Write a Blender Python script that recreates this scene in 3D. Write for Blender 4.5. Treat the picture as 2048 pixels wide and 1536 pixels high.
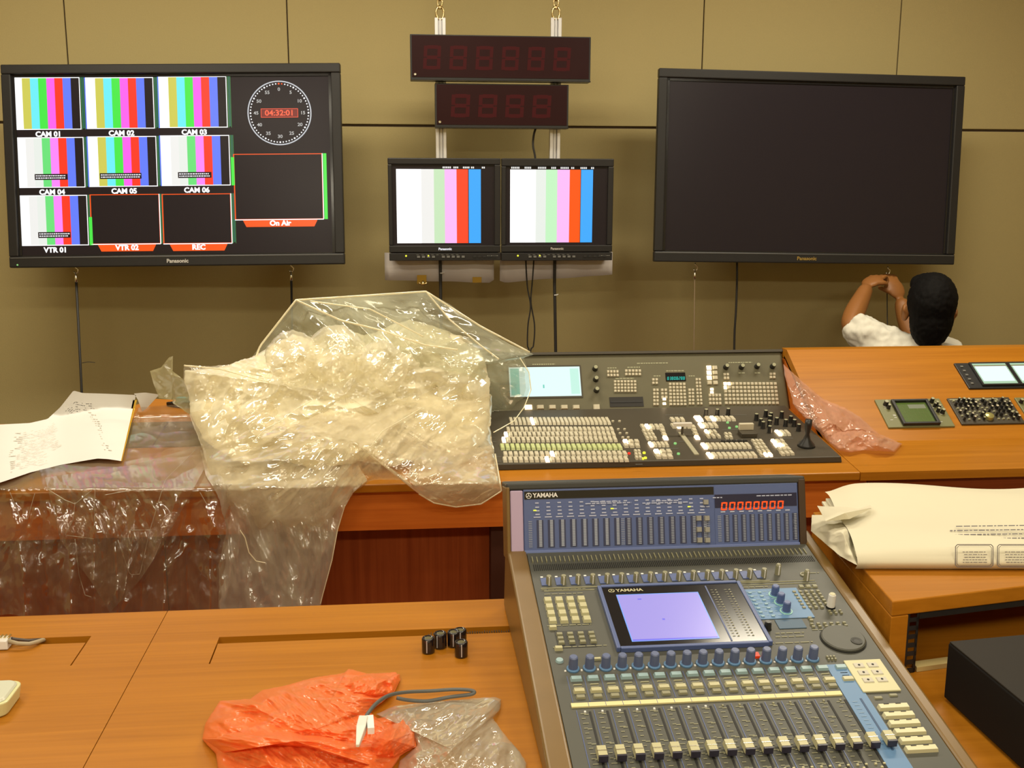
import bpy, math, random
import numpy as np
from mathutils import Vector, Matrix
random.seed(7); rng = np.random.default_rng(7)
scene = bpy.context.scene
for o in list(bpy.data.objects): bpy.data.objects.remove(o)
C = scene.collection
R_ = math.radians

# ---------------------------------------------------------------- camera
FPX = 2127.0
CAM = np.array([0.0, 0.0, 1.48])
def cam_rot(y, p, r):
    cy, sy = math.cos(y), math.sin(y)
    f = np.array([sy*math.cos(p), cy*math.cos(p), -math.sin(p)])
    rt = np.array([cy, -sy, 0.0]); dn = np.cross(f, rt)
    c, s = math.cos(r), math.sin(r)
    return np.array([c*rt+s*dn, -s*rt+c*dn, f])
RC = cam_rot(R_(5.80), R_(11.10), R_(-.21))
cd = bpy.data.cameras.new('camera'); co = bpy.data.objects.new('camera', cd); C.objects.link(co)
cd.sensor_width = 36.0; cd.lens = 36.0*FPX/2048; cd.clip_start = 0.05
m = Matrix([[RC[0][i], -RC[1][i], -RC[2][i], CAM[i]] for i in range(3)] + [[0, 0, 0, 1]])
co.matrix_world = m
scene.camera = co
# ---------------------------------------------------------------- view, world, light
vs = scene.view_settings
vs.view_transform = 'Standard'; vs.look = 'None'; vs.gamma = 1.0; vs.exposure = 0.0
try: vs.use_curve_mapping = False
except Exception: pass
scene.cycles.transparent_max_bounces = 24
scene.cycles.max_bounces = 7
w = bpy.data.worlds.new('world'); scene.world = w; w.use_nodes = True
w.node_tree.nodes['Background'].inputs[0].default_value = (1.0, 0.85, 0.62, 1)
w.node_tree.nodes['Background'].inputs[1].default_value = 0.10
def area(name, loc, sx, sy, power, col=(1.0, 0.90, 0.70), rot=(0, 0, 0)):
    l = bpy.data.lights.new(name, 'AREA'); l.shape = 'RECTANGLE'; l.size = sx; l.size_y = sy
    l.energy = power; l.color = col
    o = bpy.data.objects.new(name, l); C.objects.link(o); o.location = loc; o.rotation_euler = rot
    return o
CEIL = 2.75
LIGHTS = [(-1.35, 3.05, 23), (-.1, 3.05, 22), (1.6, 3.05, 27), (-1.2, 1.05, 11), (.1, 1.05, 12), (1.5, 1.05, 12), (-1.3, -1.2, 34), (.2, -1.2, 34), (1.7, -1.2, 34)]  # unseen rear row added strong, as frontal fill for the desk fascia
for i, (x, y, p) in enumerate(LIGHTS):
    area('ceiling_lamp', (x, y, CEIL-.075), .9, .3, p)

# ---------------------------------------------------------------- pixel -> world rays (planning aid)
def ray(x, y): return RC.T @ np.array([(x-1024)/FPX, (y-768)/FPX, 1.0])
def UY(x, y, Y): d = ray(x, y); return CAM + d*(Y/d[1])
def UZ(x, y, Z): d = ray(x, y); return CAM + d*((Z-CAM[2])/d[2])

class Frame:
    """local axes u (right), v (up the surface), n (out of it)"""
    def __init__(s, O, u, v):
        s.O = np.array(O, float); s.u = np.array(u, float)/np.linalg.norm(u); v = np.array(v, float)
        v = v - s.u*(v@s.u); s.v = v/np.linalg.norm(v); s.n = np.cross(s.u, s.v)
        s.M = Matrix([[s.u[i], s.v[i], s.n[i], s.O[i]] for i in range(3)] + [[0, 0, 0, 1]])
    def px(s, x, y, h=0.0):
        d = ray(x, y); O = s.O + s.n*h
        t = ((O-CAM)@s.n)/(d@s.n); P = CAM + d*t - O
        return (float(P@s.u), float(P@s.v))
    def w(s, a, b, c=0.0): return s.O + s.u*a + s.v*b + s.n*c
def tilt(O, deg): return Frame(O, (1, 0, 0), (0, math.cos(R_(deg)), math.sin(R_(deg))))

# ---------------------------------------------------------------- materials
def new_mat(name):
    m = bpy.data.materials.new(name); m.use_nodes = True
    return m, m.node_tree.nodes, m.node_tree.links, m.node_tree.nodes['Principled BSDF']
def mat(name, col, rough=.5, metal=0, spec=.5, noise=0, nscale=30, bump=0, emit=None, estr=1.0, coat=0, alpha=None, stretch=None):
    m, N, L, b = new_mat(name)
    b.inputs['Base Color'].default_value = (*col, 1); b.inputs['Roughness'].default_value = rough
    b.inputs['Metallic'].default_value = metal; b.inputs['Specular IOR Level'].default_value = spec
    b.inputs['Coat Weight'].default_value = coat
    if emit is not None:
        b.inputs['Emission Color'].default_value = (*emit, 1); b.inputs['Emission Strength'].default_value = estr
    if noise or bump:
        tc = N.new('ShaderNodeTexCoord'); mp = N.new('ShaderNodeMapping'); nz = N.new('ShaderNodeTexNoise')
        L.new(tc.outputs['Object'], mp.inputs[0]); L.new(mp.outputs[0], nz.inputs['Vector'])
        if stretch: mp.inputs['Scale'].default_value = stretch
        nz.inputs['Scale'].default_value = nscale; nz.inputs['Detail'].default_value = 5
        if noise:
            mx = N.new('ShaderNodeMix'); mx.data_type = 'RGBA'
            mx.inputs[6].default_value = (*[c*(1-noise) for c in col], 1)
            mx.inputs[7].default_value = (*[min(1, c*(1+noise)) for c in col], 1)
            L.new(nz.outputs['Fac'], mx.inputs[0]); L.new(mx.outputs[2], b.inputs['Base Color'])
        if bump:
            bp = N.new('ShaderNodeBump'); bp.inputs['Strength'].default_value = bump; bp.inputs['Distance'].default_value = .002
            L.new(nz.outputs['Fac'], bp.inputs['Height']); L.new(bp.outputs[0], b.inputs['Normal'])
    return m
def wood(name, c1, c2, axis='x', rough=.35, fine=1.0):
    m, N, L, b = new_mat(name)
    tc = N.new('ShaderNodeTexCoord'); mp = N.new('ShaderNodeMapping'); L.new(tc.outputs['Object'], mp.inputs[0])
    s = {'x': (1.2, 34, 34), 'z': (34, 34, 1.2), 'y': (34, 1.2, 34)}[axis]
    mp.inputs['Scale'].default_value = [q*fine for q in s]
    n1 = N.new('ShaderNodeTexNoise'); n1.inputs['Scale'].default_value = 1.6; n1.inputs['Detail'].default_value = 7; n1.inputs['Distortion'].default_value = .6
    L.new(mp.outputs[0], n1.inputs['Vector'])
    mp2 = N.new('ShaderNodeMapping'); L.new(tc.outputs['Object'], mp2.inputs[0])
    s2 = {'x': (3, 160, 160), 'z': (160, 160, 3), 'y': (160, 3, 160)}[axis]; mp2.inputs['Scale'].default_value = s2
    n2 = N.new('ShaderNodeTexNoise'); n2.inputs['Scale'].default_value = 1.5; n2.inputs['Detail'].default_value = 3
    L.new(mp2.outputs[0], n2.inputs['Vector'])
    ad = N.new('ShaderNodeMath'); ad.operation = 'MULTIPLY_ADD'; ad.inputs[1].default_value = .35; L.new(n2.outputs['Fac'], ad.inputs[0]); L.new(n1.outputs['Fac'], ad.inputs[2])
    cr = N.new('ShaderNodeValToRGB'); cr.color_ramp.elements[0].position = .42; cr.color_ramp.elements[1].position = .95
    cr.color_ramp.elements[0].color = (*c2, 1); cr.color_ramp.elements[1].color = (*c1, 1)
    L.new(ad.outputs[0], cr.inputs[0]); L.new(cr.outputs[0], b.inputs['Base Color'])
    b.inputs['Roughness'].default_value = rough; b.inputs['Specular IOR Level'].default_value = .28
    bp = N.new('ShaderNodeBump'); bp.inputs['Strength'].default_value = .06; bp.inputs['Distance'].default_value = .002
    L.new(n2.outputs['Fac'], bp.inputs['Height']); L.new(bp.outputs[0], b.inputs['Normal'])
    return m
def emis(name, col, s=1.0):
    m, N, L, b = new_mat(name)
    b.inputs['Base Color'].default_value = (*[c*.05 for c in col], 1); b.inputs['Roughness'].default_value = .25
    b.inputs['Emission Color'].default_value = (*col, 1); b.inputs['Emission Strength'].default_value = s
    return m
def film(name, col, opac, rough=.12, bump=.5, scale=18, edge=.35, gl=1.0, vary=.5, graz=.55):
    """thin plastic sheet: partly clear, partly milky, glossy"""
    m = bpy.data.materials.new(name); m.use_nodes = True; N = m.node_tree.nodes; L = m.node_tree.links
    N.clear(); out = N.new('ShaderNodeOutputMaterial')
    tr = N.new('ShaderNodeBsdfTransparent'); df = N.new('ShaderNodeBsdfDiffuse'); tl = N.new('ShaderNodeBsdfTranslucent')
    df.inputs[0].default_value = (*col, 1); tl.inputs[0].default_value = (*col, 1)
    tr.inputs[0].default_value = (*[min(1, .75+.25*c) for c in col], 1)
    mk = N.new('ShaderNodeMixShader'); mk.inputs[0].default_value = .30; L.new(df.outputs[0], mk.inputs[1]); L.new(tl.outputs[0], mk.inputs[2])
    tc = N.new('ShaderNodeTexCoord'); nz = N.new('ShaderNodeTexNoise'); nz.inputs['Scale'].default_value = 7; nz.inputs['Detail'].default_value = 6; nz.inputs['Distortion'].default_value = 1.2
    L.new(tc.outputs['Object'], nz.inputs['Vector'])
    lw = N.new('ShaderNodeLayerWeight'); lw.inputs['Blend'].default_value = .35
    m1 = N.new('ShaderNodeMath'); m1.operation = 'MULTIPLY_ADD'; m1.inputs[1].default_value = edge; m1.inputs[2].default_value = opac
    L.new(lw.outputs['Facing'], m1.inputs[0])
    m2 = N.new('ShaderNodeMath'); m2.operation = 'MULTIPLY_ADD'; m2.inputs[1].default_value = vary; m2.inputs[2].default_value = -vary/2
    L.new(nz.outputs['Fac'], m2.inputs[0])
    m3 = N.new('ShaderNodeMath'); m3.operation = 'ADD'; m3.use_clamp = True; L.new(m1.outputs[0], m3.inputs[0]); L.new(m2.outputs[0], m3.inputs[1])
    m4 = N.new('ShaderNodeMath'); m4.operation = 'MINIMUM'; m4.inputs[1].default_value = .97; L.new(m3.outputs[0], m4.inputs[0])
    mx = N.new('ShaderNodeMixShader'); L.new(m4.outputs[0], mx.inputs[0]); L.new(tr.outputs[0], mx.inputs[1]); L.new(mk.outputs[0], mx.inputs[2])
    gs = N.new('ShaderNodeBsdfGlossy'); gs.inputs['Roughness'].default_value = rough; gs.inputs[0].default_value = (1, 1, 1, 1)
    fr = N.new('ShaderNodeLayerWeight'); fr.inputs['Blend'].default_value = .5
    fp = N.new('ShaderNodeMath'); fp.operation = 'POWER'; fp.inputs[1].default_value = 3.5; L.new(fr.outputs['Facing'], fp.inputs[0])
    fm = N.new('ShaderNodeMath'); fm.operation = 'MULTIPLY_ADD'; fm.inputs[1].default_value = graz; fm.inputs[2].default_value = .045*gl; fm.use_clamp = True; L.new(fp.outputs[0], fm.inputs[0])
    mg = N.new('ShaderNodeMixShader'); L.new(fm.outputs[0], mg.inputs[0]); L.new(mx.outputs[0], mg.inputs[1]); L.new(gs.outputs[0], mg.inputs[2])
    v = N.new('ShaderNodeTexVoronoi'); v.feature = 'F1'; v.inputs['Scale'].default_value = scale
    wn = N.new('ShaderNodeTexNoise'); wn.inputs['Scale'].default_value = 5; L.new(tc.outputs['Object'], wn.inputs['Vector'])
    va = N.new('ShaderNodeVectorMath'); va.operation = 'MULTIPLY_ADD'; va.inputs[1].default_value = (.25, .25, .25)
    L.new(wn.outputs['Color'], va.inputs[0]); L.new(tc.outputs['Object'], va.inputs[2]); L.new(va.outputs[0], v.inputs['Vector'])
    bp = N.new('ShaderNodeBump'); bp.inputs['Strength'].default_value = bump; bp.inputs['Distance'].default_value = .008
    L.new(v.outputs['Distance'], bp.inputs['Height'])
    L.new(bp.outputs[0], gs.inputs['Normal'])
    L.new(mg.outputs[0], out.inputs[0])
    return m

def lin(r, g, b):
    f = lambda c: (c/255/12.92) if c/255 <= .04045 else ((c/255+.055)/1.055)**2.4
    return (f(r), f(g), f(b))
M = dict(
    wall=mat('wall_fabric', (.455, .372, .172), .95, noise=.05, nscale=220, bump=.25),
    seam=mat('wall_seam', (.10, .07, .045), .9),
    ceil=mat('ceiling_paint', (.62, .55, .42), .9, noise=.03), floor=mat('floor_carpet', (.12, .10, .09), .95, noise=.2, nscale=90, bump=.3),
    oak=wood('orange_wood', (.47, .182, .013), (.36, .130, .007)),
    oakd=wood('deep_wood_fascia', (.66, .185, .026), (.50, .12, .014)),
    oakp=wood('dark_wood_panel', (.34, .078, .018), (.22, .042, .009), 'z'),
    slotd=mat('dark_slot', (.03, .012, .01), .8),
    black=mat('black_plastic', (.018, .018, .019), .42, noise=.1, nscale=60), blackg=mat('black_gloss', (.012, .012, .014), .15),
    bezel=mat('charcoal_bezel', (.019, .018, .018), .42, spec=.35, noise=.08, nscale=40),
    grayp=mat('grey_plastic', (.16, .16, .15), .5), chrome=mat('chrome', (.75, .73, .68), .2, 1),
    alu=mat('aluminium', (.72, .72, .74), .38, .7), brass=mat('zinc_plated_steel', (.78, .62, .32), .22, 1),
    white=mat('white_print', (.8, .8, .78), .6), cable=mat('black_cable', (.02, .018, .016), .55),
)
for k, c, s in (('e_white', (1, 1, 1), 1.25), ('e_off', (.86, .86, .84), 1), ('e_yel', (.62, .60, .10), 1), ('e_cya', (.16, .85, .93), 1),
                ('e_grn', (.07, .80, .07), 1), ('e_mag', (.95, .13, .85), 1), ('e_red', (1.0, .045, .02), 1), ('e_blu', (.13, .21, 1.0), 1),
                ('e_lw', (.80, .85, .80), 1), ('e_lg', (.62, .80, .66), 1), ('e_pg', (.15, .75, .2), 1), ('e_pk', (.95, .25, .95), 1),
                ('e_sky', (.05, .40, .98), 1), ('e_orn', (1.0, .10, .012), 1), ('e_ltg', (.55, .90, .55), 1), ('e_lpk', (.98, .50, .93), 1),
                ('e_cy2', (.02, .62, .50), 1), ('e_lcdw', (.72, .95, .90), 1.05), ('e_lamp', (1.0, .72, .42), 5.0), ('e_yled', (.8, .8, .05), 1.5),
                ('e_gled', (.35, .8, .25), .8), ('e_text', (.9, .9, .95), 1)):
    M[k] = emis(k.replace('e_', 'glow_'), c, s)

# ---------------------------------------------------------------- mesh builder
class MB:
    def __init__(s): s.v = []; s.f = []; s.mi = []; s.k = 0
    def add(s, vs_, fs):
        o = len(s.v); s.v += [tuple(map(float, p)) for p in vs_]
        for f in fs: s.f.append([i+o for i in f]); s.mi.append(s.k)
        return s
    def mat(s, k): s.k = k; return s
    def box(s, x0, x1, y0, y1, z0, z1, M_=None, top=1.0):
        cx, cy = (x0+x1)/2, (y0+y1)/2
        P = [(x0, y0, z0), (x1, y0, z0), (x1, y1, z0), (x0, y1, z0)] + [(cx+(x-cx)*top, cy+(y-cy)*top, z1) for x, y in ((x0, y0), (x1, y0), (x1, y1), (x0, y1))]
        if M_ is not None: P = [tuple(M_ @ Vector(p)) for p in P]
        return s.add(P, [(3, 2, 1, 0), (4, 5, 6, 7), (0, 1, 5, 4), (1, 2, 6, 5), (2, 3, 7, 6), (3, 0, 4, 7)])
    def prism(s, poly, z0, z1, top=None):
        n = len(poly); top = top or poly
        s.add([(x, y, z0) for x, y in poly] + [(x, y, z1) for x, y in top],
              [tuple(range(n))[::-1], tuple(range(n, 2*n))] + [(i, (i+1) % n, n+(i+1) % n, n+i) for i in range(n)]); return s
    def sweepx(s, prof, x0, x1):
        """closed (y,z) profile extruded along x"""
        n = len(prof)
        return s.add([(x0, y, z) for y, z in prof] + [(x1, y, z) for y, z in prof],
                     [tuple(range(n)), tuple(range(n, 2*n))[::-1]] + [(i, n+i, n+(i+1) % n, (i+1) % n) for i in range(n)])
    def lathe(s, cx, cy, prof, n=16, M_=None):
        """prof: (r,z) along +z"""
        V = []; F = []
        for r, z in prof:
            for i in range(n):
                a = 2*math.pi*i/n; V.append((cx+r*math.cos(a), cy+r*math.sin(a), z))
        for j in range(len(prof)-1):
            for i in range(n): F.append((j*n+i, j*n+(i+1) % n, (j+1)*n+(i+1) % n, (j+1)*n+i))
        F.append(tuple(range(n))[::-1]); k = (len(prof)-1)*n; F.append(tuple(range(k, k+n)))
        if M_ is not None: V = [tuple(M_ @ Vector(p)) for p in V]
        return s.add(V, F)
    def tube(s, pts, r, n=8, closed=False):
        P = [Vector(p) for p in pts]; rr = r if hasattr(r, '__len__') else [r]*len(P); V = []; F = []; up = None; m_ = len(P)
        for i, p in enumerate(P):
            if closed: t = P[(i+1) % m_]-P[i-1]
            else: t = P[min(i+1, m_-1)]-P[max(i-1, 0)]
            t.normalize()
            if up is None: up = t.orthogonal().normalized()
            up = (up - t*up.dot(t)).normalized(); sd = t.cross(up)
            for k in range(n):
                a = 2*math.pi*k/n; V.append(p + (up*math.cos(a)+sd*math.sin(a))*rr[i])
        for i in range(m_ if closed else m_-1):
            j = (i+1) % m_
            for k in range(n): F.append((i*n+k, i*n+(k+1) % n, j*n+(k+1) % n, j*n+k))
        if not closed: F.append(tuple(range(n))[::-1]); F.append(tuple(range((m_-1)*n, m_*n)))
        return s.add(V, F)
    def mesh(s, name, mats, smooth=False):
        me = bpy.data.meshes.new(name); me.from_pydata(s.v, [], s.f)
        for m_ in (mats if isinstance(mats, (list, tuple)) else [mats]): me.materials.append(m_)
        me.polygons.foreach_set('material_index', s.mi)
        if smooth: me.polygons.foreach_set('use_smooth', [True]*len(s.f))
        me.update(); return me
    def build(s, name, mats, parent=None, bevel=0, smooth=False, seg=2):
        o = bpy.data.objects.new(name, s.mesh(name, mats, smooth)); C.objects.link(o)
        if parent is not None: o.parent = parent
        if bevel:
            b = o.modifiers.new('bevel', 'BEVEL'); b.width = bevel; b.segments = seg; b.limit_method = 'ANGLE'; b.angle_limit = R_(35)
        return o
def tag(o, label=None, cat=None, group=None, kind=None):
    for k, v in (('label', label), ('category', cat), ('group', group), ('kind', kind)):
        if v: o[k] = v
    return o
def thing(name, label, cat, frame=None, loc=None, group=None):
    o = bpy.data.objects.new(name, None); C.objects.link(o); o.empty_display_size = .05
    if frame is not None: o.matrix_world = frame.M
    elif loc is not None: o.location = loc
    return tag(o, label, cat, group)
def place(name, me, parent, loc=(0, 0, 0), rot=None):
    o = bpy.data.objects.new(name, me); C.objects.link(o); o.parent = parent; o.location = loc
    if rot: o.rotation_euler = rot
    return o
def text_mesh(s, size, align='CENTER', bold=0.0, sx=1.0):
    cu = bpy.data.curves.new('t', 'FONT'); cu.body = s; cu.size = size; cu.align_x = align; cu.align_y = 'CENTER'; cu.offset = bold; cu.resolution_u = 3
    o = bpy.data.objects.new('t', cu); C.objects.link(o); bpy.context.view_layer.update()
    me = bpy.data.meshes.new_from_object(o.evaluated_get(bpy.context.evaluated_depsgraph_get()))
    V = [(v.co.x*sx, v.co.y, v.co.z) for v in me.vertices]; F = [tuple(p.vertices) for p in me.polygons]
    bpy.data.objects.remove(o); bpy.data.curves.remove(cu); bpy.data.meshes.remove(me)
    return V, F
def put_text(mb, s, size, x, y, z, align='CENTER', bold=0.0, sx=1.0):
    V, F = text_mesh(s, size, align, bold, sx)
    mb.add([(a+x, b+y, c+z) for a, b, c in V], F); return mb
SEG = {'0': 'abcdef', '1': 'bc', '2': 'abged', '3': 'abgcd', '4': 'fgbc', '5': 'afgcd', '6': 'afgedc', '7': 'abc', '8': 'abcdefg', '9': 'abcdfg'}
def seg_digit(mb, ch, x, y, w_, h, z, t=.16, slant=.12):
    th = t*w_
    def bar(x0, y0, x1, y1):
        P = [(x0, y0), (x1, y0), (x1, y1), (x0, y1)]
        mb.add([(x+a+slant*b, y+b, z) for a, b in P] + [], [(0, 1, 2, 3)])
    g = th*.15; H = h/2
    L_ = {'a': (th, h-th, w_-th, h), 'd': (th, 0, w_-th, th), 'g': (th, H-th/2, w_-th, H+th/2), 'f': (0, H+g, th, h-g), 'b': (w_-th, H+g, w_, h-g), 'e': (0, g, th, H-g), 'c': (w_-th, g, w_, H-g)}
    for c in SEG.get(ch, ''): bar(*L_[c])

# ---------------------------------------------------------------- setting
WY = 4.40; X0, X1, Y0 = -2.7, 3.3, -2.2
def struct(o, **k): return tag(o, kind='structure')
struct(MB().box(X0-.1, X1+.1, Y0-.1, WY+.2, -.08, 0).build('floor', M['floor']))
struct(MB().box(X0-.1, X1+.1, Y0-.1, WY+.2, CEIL, CEIL+.08).build('ceiling', M['ceil']))
struct(MB().box(X0-.1, X0, Y0, WY, 0, CEIL).build('wall_left', M['wall']))
struct(MB().box(X1, X1+.1, Y0, WY, 0, CEIL).build('wall_right', M['wall']))
struct(MB().box(X0, X1, Y0-.1, Y0, 0, CEIL).build('wall_front', M['wall']))
wb = struct(MB().box(X0, X1, WY+.012, WY+.1, 0, CEIL).build('wall_back', M['seam']))
seam_z = UY(1000, 253, WY)[2]
xs = [X0] + [UY(px, py, WY)[0] for px, py in ((131, 60), (575, 60), (1407, 60), (1800, 60))] + [X1]
xs.insert(1, xs[1]-.93)
for a, b in zip(xs[:-1], xs[1:]):
    for z0, z1 in ((seam_z+.005, CEIL),):
        MB().box(a+.0022, b-.0022, WY, WY+.012, z0, z1).build('panel', M['wall'], wb, bevel=.003)
for a, b in ((X0, -1.75), (-1.75, X1)): MB().box(a+.0022, b-.0022, WY, WY+.012, 0, seam_z-.005).build('panel', M['wall'], wb, bevel=.003)
# fluorescent fixtures overhead, the rear row added as fill
for i, (x, y, p) in enumerate(LIGHTS):
    t = thing('ceiling_light', 'recessed ceiling lamp, %s row, %s' % (('row over the screens', 'middle', 'added rear fill')[i//3].replace('row over the screens', 'screen-side'), ('left', 'centre', 'right')[i % 3]), 'lamp', loc=(x, y, CEIL-.06), group='ceiling lamps')
    mb = MB(); mb.box(-.5, .5, -.19, -.17, -.012, .06); mb.box(-.5, .5, .17, .19, -.012, .06); mb.box(-.5, -.48, -.17, .17, -.012, .06); mb.box(.48, .5, -.17, .17, -.012, .06); mb.box(-.48, .48, -.17, .17, .05, .06)
    mb.build('frame', M['white'], t)
# ---------------------------------------------------------------- plasma screens
def rot_frame(c, rv):
    a = Vector([R_(q) for q in rv]); Rm = Matrix.Rotation(a.length, 3, a.normalized())
    return Frame(c, Rm @ Vector((1, 0, 0)), Rm @ Vector((0, 0, 1)))
FL = rot_frame((-.822, 4.033, 1.511), (-7.06, -.46, -3.75))
FR = rot_frame((1.566, 4.048, 1.509), (-3.96, .83, -.05))
def rect(mb, x0, x1, y0, y1, z): mb.add([(x0, y0, z), (x1, y0, z), (x1, y1, z), (x0, y1, z)], [(0, 1, 2, 3)])
def plasma(F, label, logo_mat):
    t = thing('plasma_screen', label, 'television', F)
    W, H = .605, .362
    mb = MB(); b = .034; bt = .034; bb = .040; zf = 0.0; zb = -.03
    mb.box(-W, W, H-bt, H, zb, zf); mb.box(-W, W, -H, -H+bb, zb, zf)
    mb.box(-W, -W+b, -H+bb, H-bt, zb, zf); mb.box(W-b, W, -H+bb, H-bt, zb, zf)
    mb.build('bezel', M['bezel'], t, bevel=.004)
    mb = MB(); mb.box(-W+.012, W-.012, -H+.012, H-.012, -.055, -.028); mb.box(-.45, .45, -.26, .26, -.098, -.05); mb.build('housing', M['black'], t, bevel=.008)
    mb = MB()
    i1 = .010
    for (x0, x1, y0, y1) in ((-W+b, W-b, H-bt-i1, H-bt), (-W+b, W-b, -H+bb, -H+bb+.004), (-W+b, -W+b+i1, -H+bb, H-bt), (W-b-i1, W-b, -H+bb, H-bt)):
        mb.box(x0, x1, y0, y1, -.025, -.010)
    mb.build('inner_frame', M['blackg'], t)
    MB().box(-W+b, W-b, -H+bb, H-bt, -.028, -.014).build('screen_glass', M['glass'], t)
    MB().box(-W+.005, W-.005, -H+.034, -H+.0355, -.001, .0012).build('trim_line', M['grayp'], t)
    mb = MB(); put_text(mb, 'Panasonic', .019, 0, -H+.018, .0014, bold=.0006, sx=1.05); mb.build('logo', logo_mat, t)
    return t
M['glass'] = mat('dark_screen_glass', (.020, .016, .021), .25, spec=.25)
tvL = plasma(FL, 'left plasma screen showing color bar tiles and a round clock', M['alu'])
tvR = plasma(FR, 'right plasma screen, switched off with a blank dark screen', M['brass'])
MB().box(-.6065, -.605, .12, .25, -.02, -.008).build('side_grille', M['black'], tvR)
mb = MB(); mb.lathe(-.575, -.352, [(.003, 0), (.003, .002)], 8); mb.build('power_light', M['e_gled'], tvL)
# picture on the left screen
def tile(px0, px1, py0, py1, kind, cap, red, dk, lvl=0.0):
    x0, y1 = FL.px(px0, py0, -.0135); x1, _ = FL.px(px1, py0, -.0135); _, y0 = FL.px(px0, py1, -.0135)
    xa, _ = FL.px(px0, (py0+py1)/2, -.0135); xb, _ = FL.px(px1, (py0+py1)/2, -.0135); x0, x1 = xa, xb
    z = -.0132
    mats = [M['e_white'], M['e_blu'], M['e_orn'], M['glass'], M['e_yel'], M['e_cya'], M['e_grn'], M['e_mag'], M['e_red'], M['e_lw'], M['e_lg'], M['e_pg'], M['e_pk'], M['e_off']]
    mb = MB(); f = .004
    mb.mat(2 if red else 0)
    for q in ((x0, x1, y1-f*.7, y1), (x0, x1, y0, y0+f*.7), (x1-f*.7, x1, y0, y1)): rect(mb, *q, z)
    mb.mat(2 if red else 1); rect(mb, x0, x0+f, y0, y1, z+.0001)
    if red:
        mb.mat(0); rect(mb, x0, x1, y0-.0015, y0+.0015, z+.0002); rect(mb, x1-.0015, x1+.0015, y0, y1, z+.0002)
    if kind == 'bars': seq = [0, 4, 5, 6, 7, 8, 1, 3]
    elif kind == 'pale': seq = [0, 13, 9, 11, 12, 8, 1, 3]
    else: seq = [3]
    xs_ = x0+f; w_ = (x1-f*.7-xs_)
    wd = [.145]+[.122]*6+[.123] if len(seq) == 8 else [1]
    a = xs_
    for k, q in zip(seq, wd):
        mb.mat(k); rect(mb, a, a+q*w_, y0+f*.7, y1-f*.7, z+.0001); a += q*w_
    o = mb.build('video_tile', mats, tvL)
    # level bars
    mb = MB(); g0 = x1+.003
    mb.mat(0); rect(mb, g0, g0+.0018, y0, y1, z); rect(mb, g0+.010, g0+.0112, y0, y1, z); mb.mat(1); rect(mb, g0+.003, g0+.009, y0+.004, y1, z)
    if lvl: mb.mat(2); rect(mb, g0, g0+.012, y0, y0+(y1-y0)*lvl, z+.0002)
    mb.build('level_bar', [M['e_dg'], M['e_dg2'], M['e_grn']], tvL)
    # caption
    xm = (x0+x1)/2 + .003; yc = y0-.0165
    if red:
        mb = MB(); w2 = (x1-x0)*.42
        mb.add([(xm-w2, y0-.002, z), (xm-w2+.012, y0-.026, z), (xm+w2-.012, y0-.026, z), (xm+w2, y0-.002, z)], [(0, 1, 2, 3)])
        mb.build('red_tab', M['e_orn'], tvL)
        yc = y0-.0135
    mb = MB(); put_text(mb, cap, .0255, xm, yc, z+.0004, bold=.0011, sx=1.05); mb.build('caption', M['e_white'], tvL)
    if dk:
        dx, dw = dk; mb = MB(); mb.mat(0); bx0 = x0+(x1-x0)*dx; bx1 = x0+(x1-x0)*(dx+dw); by0 = y0+.028; by1 = by0+.021; rect(mb, bx0, bx1, by0, by1, z+.0005); mb.mat(1)
        for r_ in range(2):
            a = bx0+.004
            while a < bx1-.008:
                l = random.uniform(.003, .008); rect(mb, a, min(a+l, bx1-.002), by1-.0085-r_*.008, by1-.0045-r_*.008, z+.0007); a += l+.0022
        mb.build('data_box', [M['glass'], M['e_text']], tvL)
M['e_dg'] = emis('dark_green_glow', (.10, .42, .12), .8); M['e_dg2'] = emis('teal_glow', (.03, .16, .10), .8)
tile(24, 161, 155, 260, 'bars', 'CAM 01', 0, None)
tile(170, 308, 155, 258, 'bars', 'CAM 02', 0, None)
tile(316, 454, 153, 256, 'bars', 'CAM 03', 0, None)
tile(31, 169, 275, 376, 'pale', 'CAM 04', 0, (.27, .48))
tile(175, 314, 273, 374, 'bars', 'CAM 05', 0, (.17, .60))
tile(320, 460, 271, 372, 'pale', 'CAM 06', 0, (.25, .48), .56)
tile(38, 176, 391, 492, 'pale', 'VTR 01', 0, (.27, .47), .56)
tile(181, 320, 389, 489, 'dark', 'VTR 02', 1, None)
tile(325, 463, 388, 488, 'dark', 'REC', 1, None)
tile(468, 646, 308, 440, 'dark', 'On Air', 1, None, 1.0)
cx, cy = FL.px(559, 226, -.013); rr = FL.px(623, 226, -.013)[0]-cx; z = -.0128
mb = MB()
n = 72
V = []; F_ = []
for i in range(n):
    a = 2*math.pi*i/n
    for r in (rr, rr-.0042): V.append((cx+r*math.cos(a), cy+r*math.sin(a), z))
for i in range(n): j = (i+1) % n; F_.append((2*i, 2*j, 2*j+1, 2*i+1))
mb.add(V, F_)
mb.build('clock_ring', M['e_ring'] if 'e_ring' in M else emis('glow_ring', (.55, .57, .62)), tvL)
mb = MB()
for i in range(60):
    a = math.pi/2-2*math.pi*i/60; r = rr*.905; s_ = .0036 if i % 5 == 0 else .0028
    mb.mat(1 if i in (0, 1) else 0)
    mb.add([(cx+r*math.cos(a)+s_*math.cos(q), cy+r*math.sin(a)+s_*math.sin(q), z) for q in [k*math.pi/3 for k in range(6)]], [tuple(range(6))])
tag(mb.build('clock_dots', [M['e_text'], M['e_orn']], tvL), kind='stuff')
nm_ = emis('numeral_glow', (.5, .5, .5))
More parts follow.
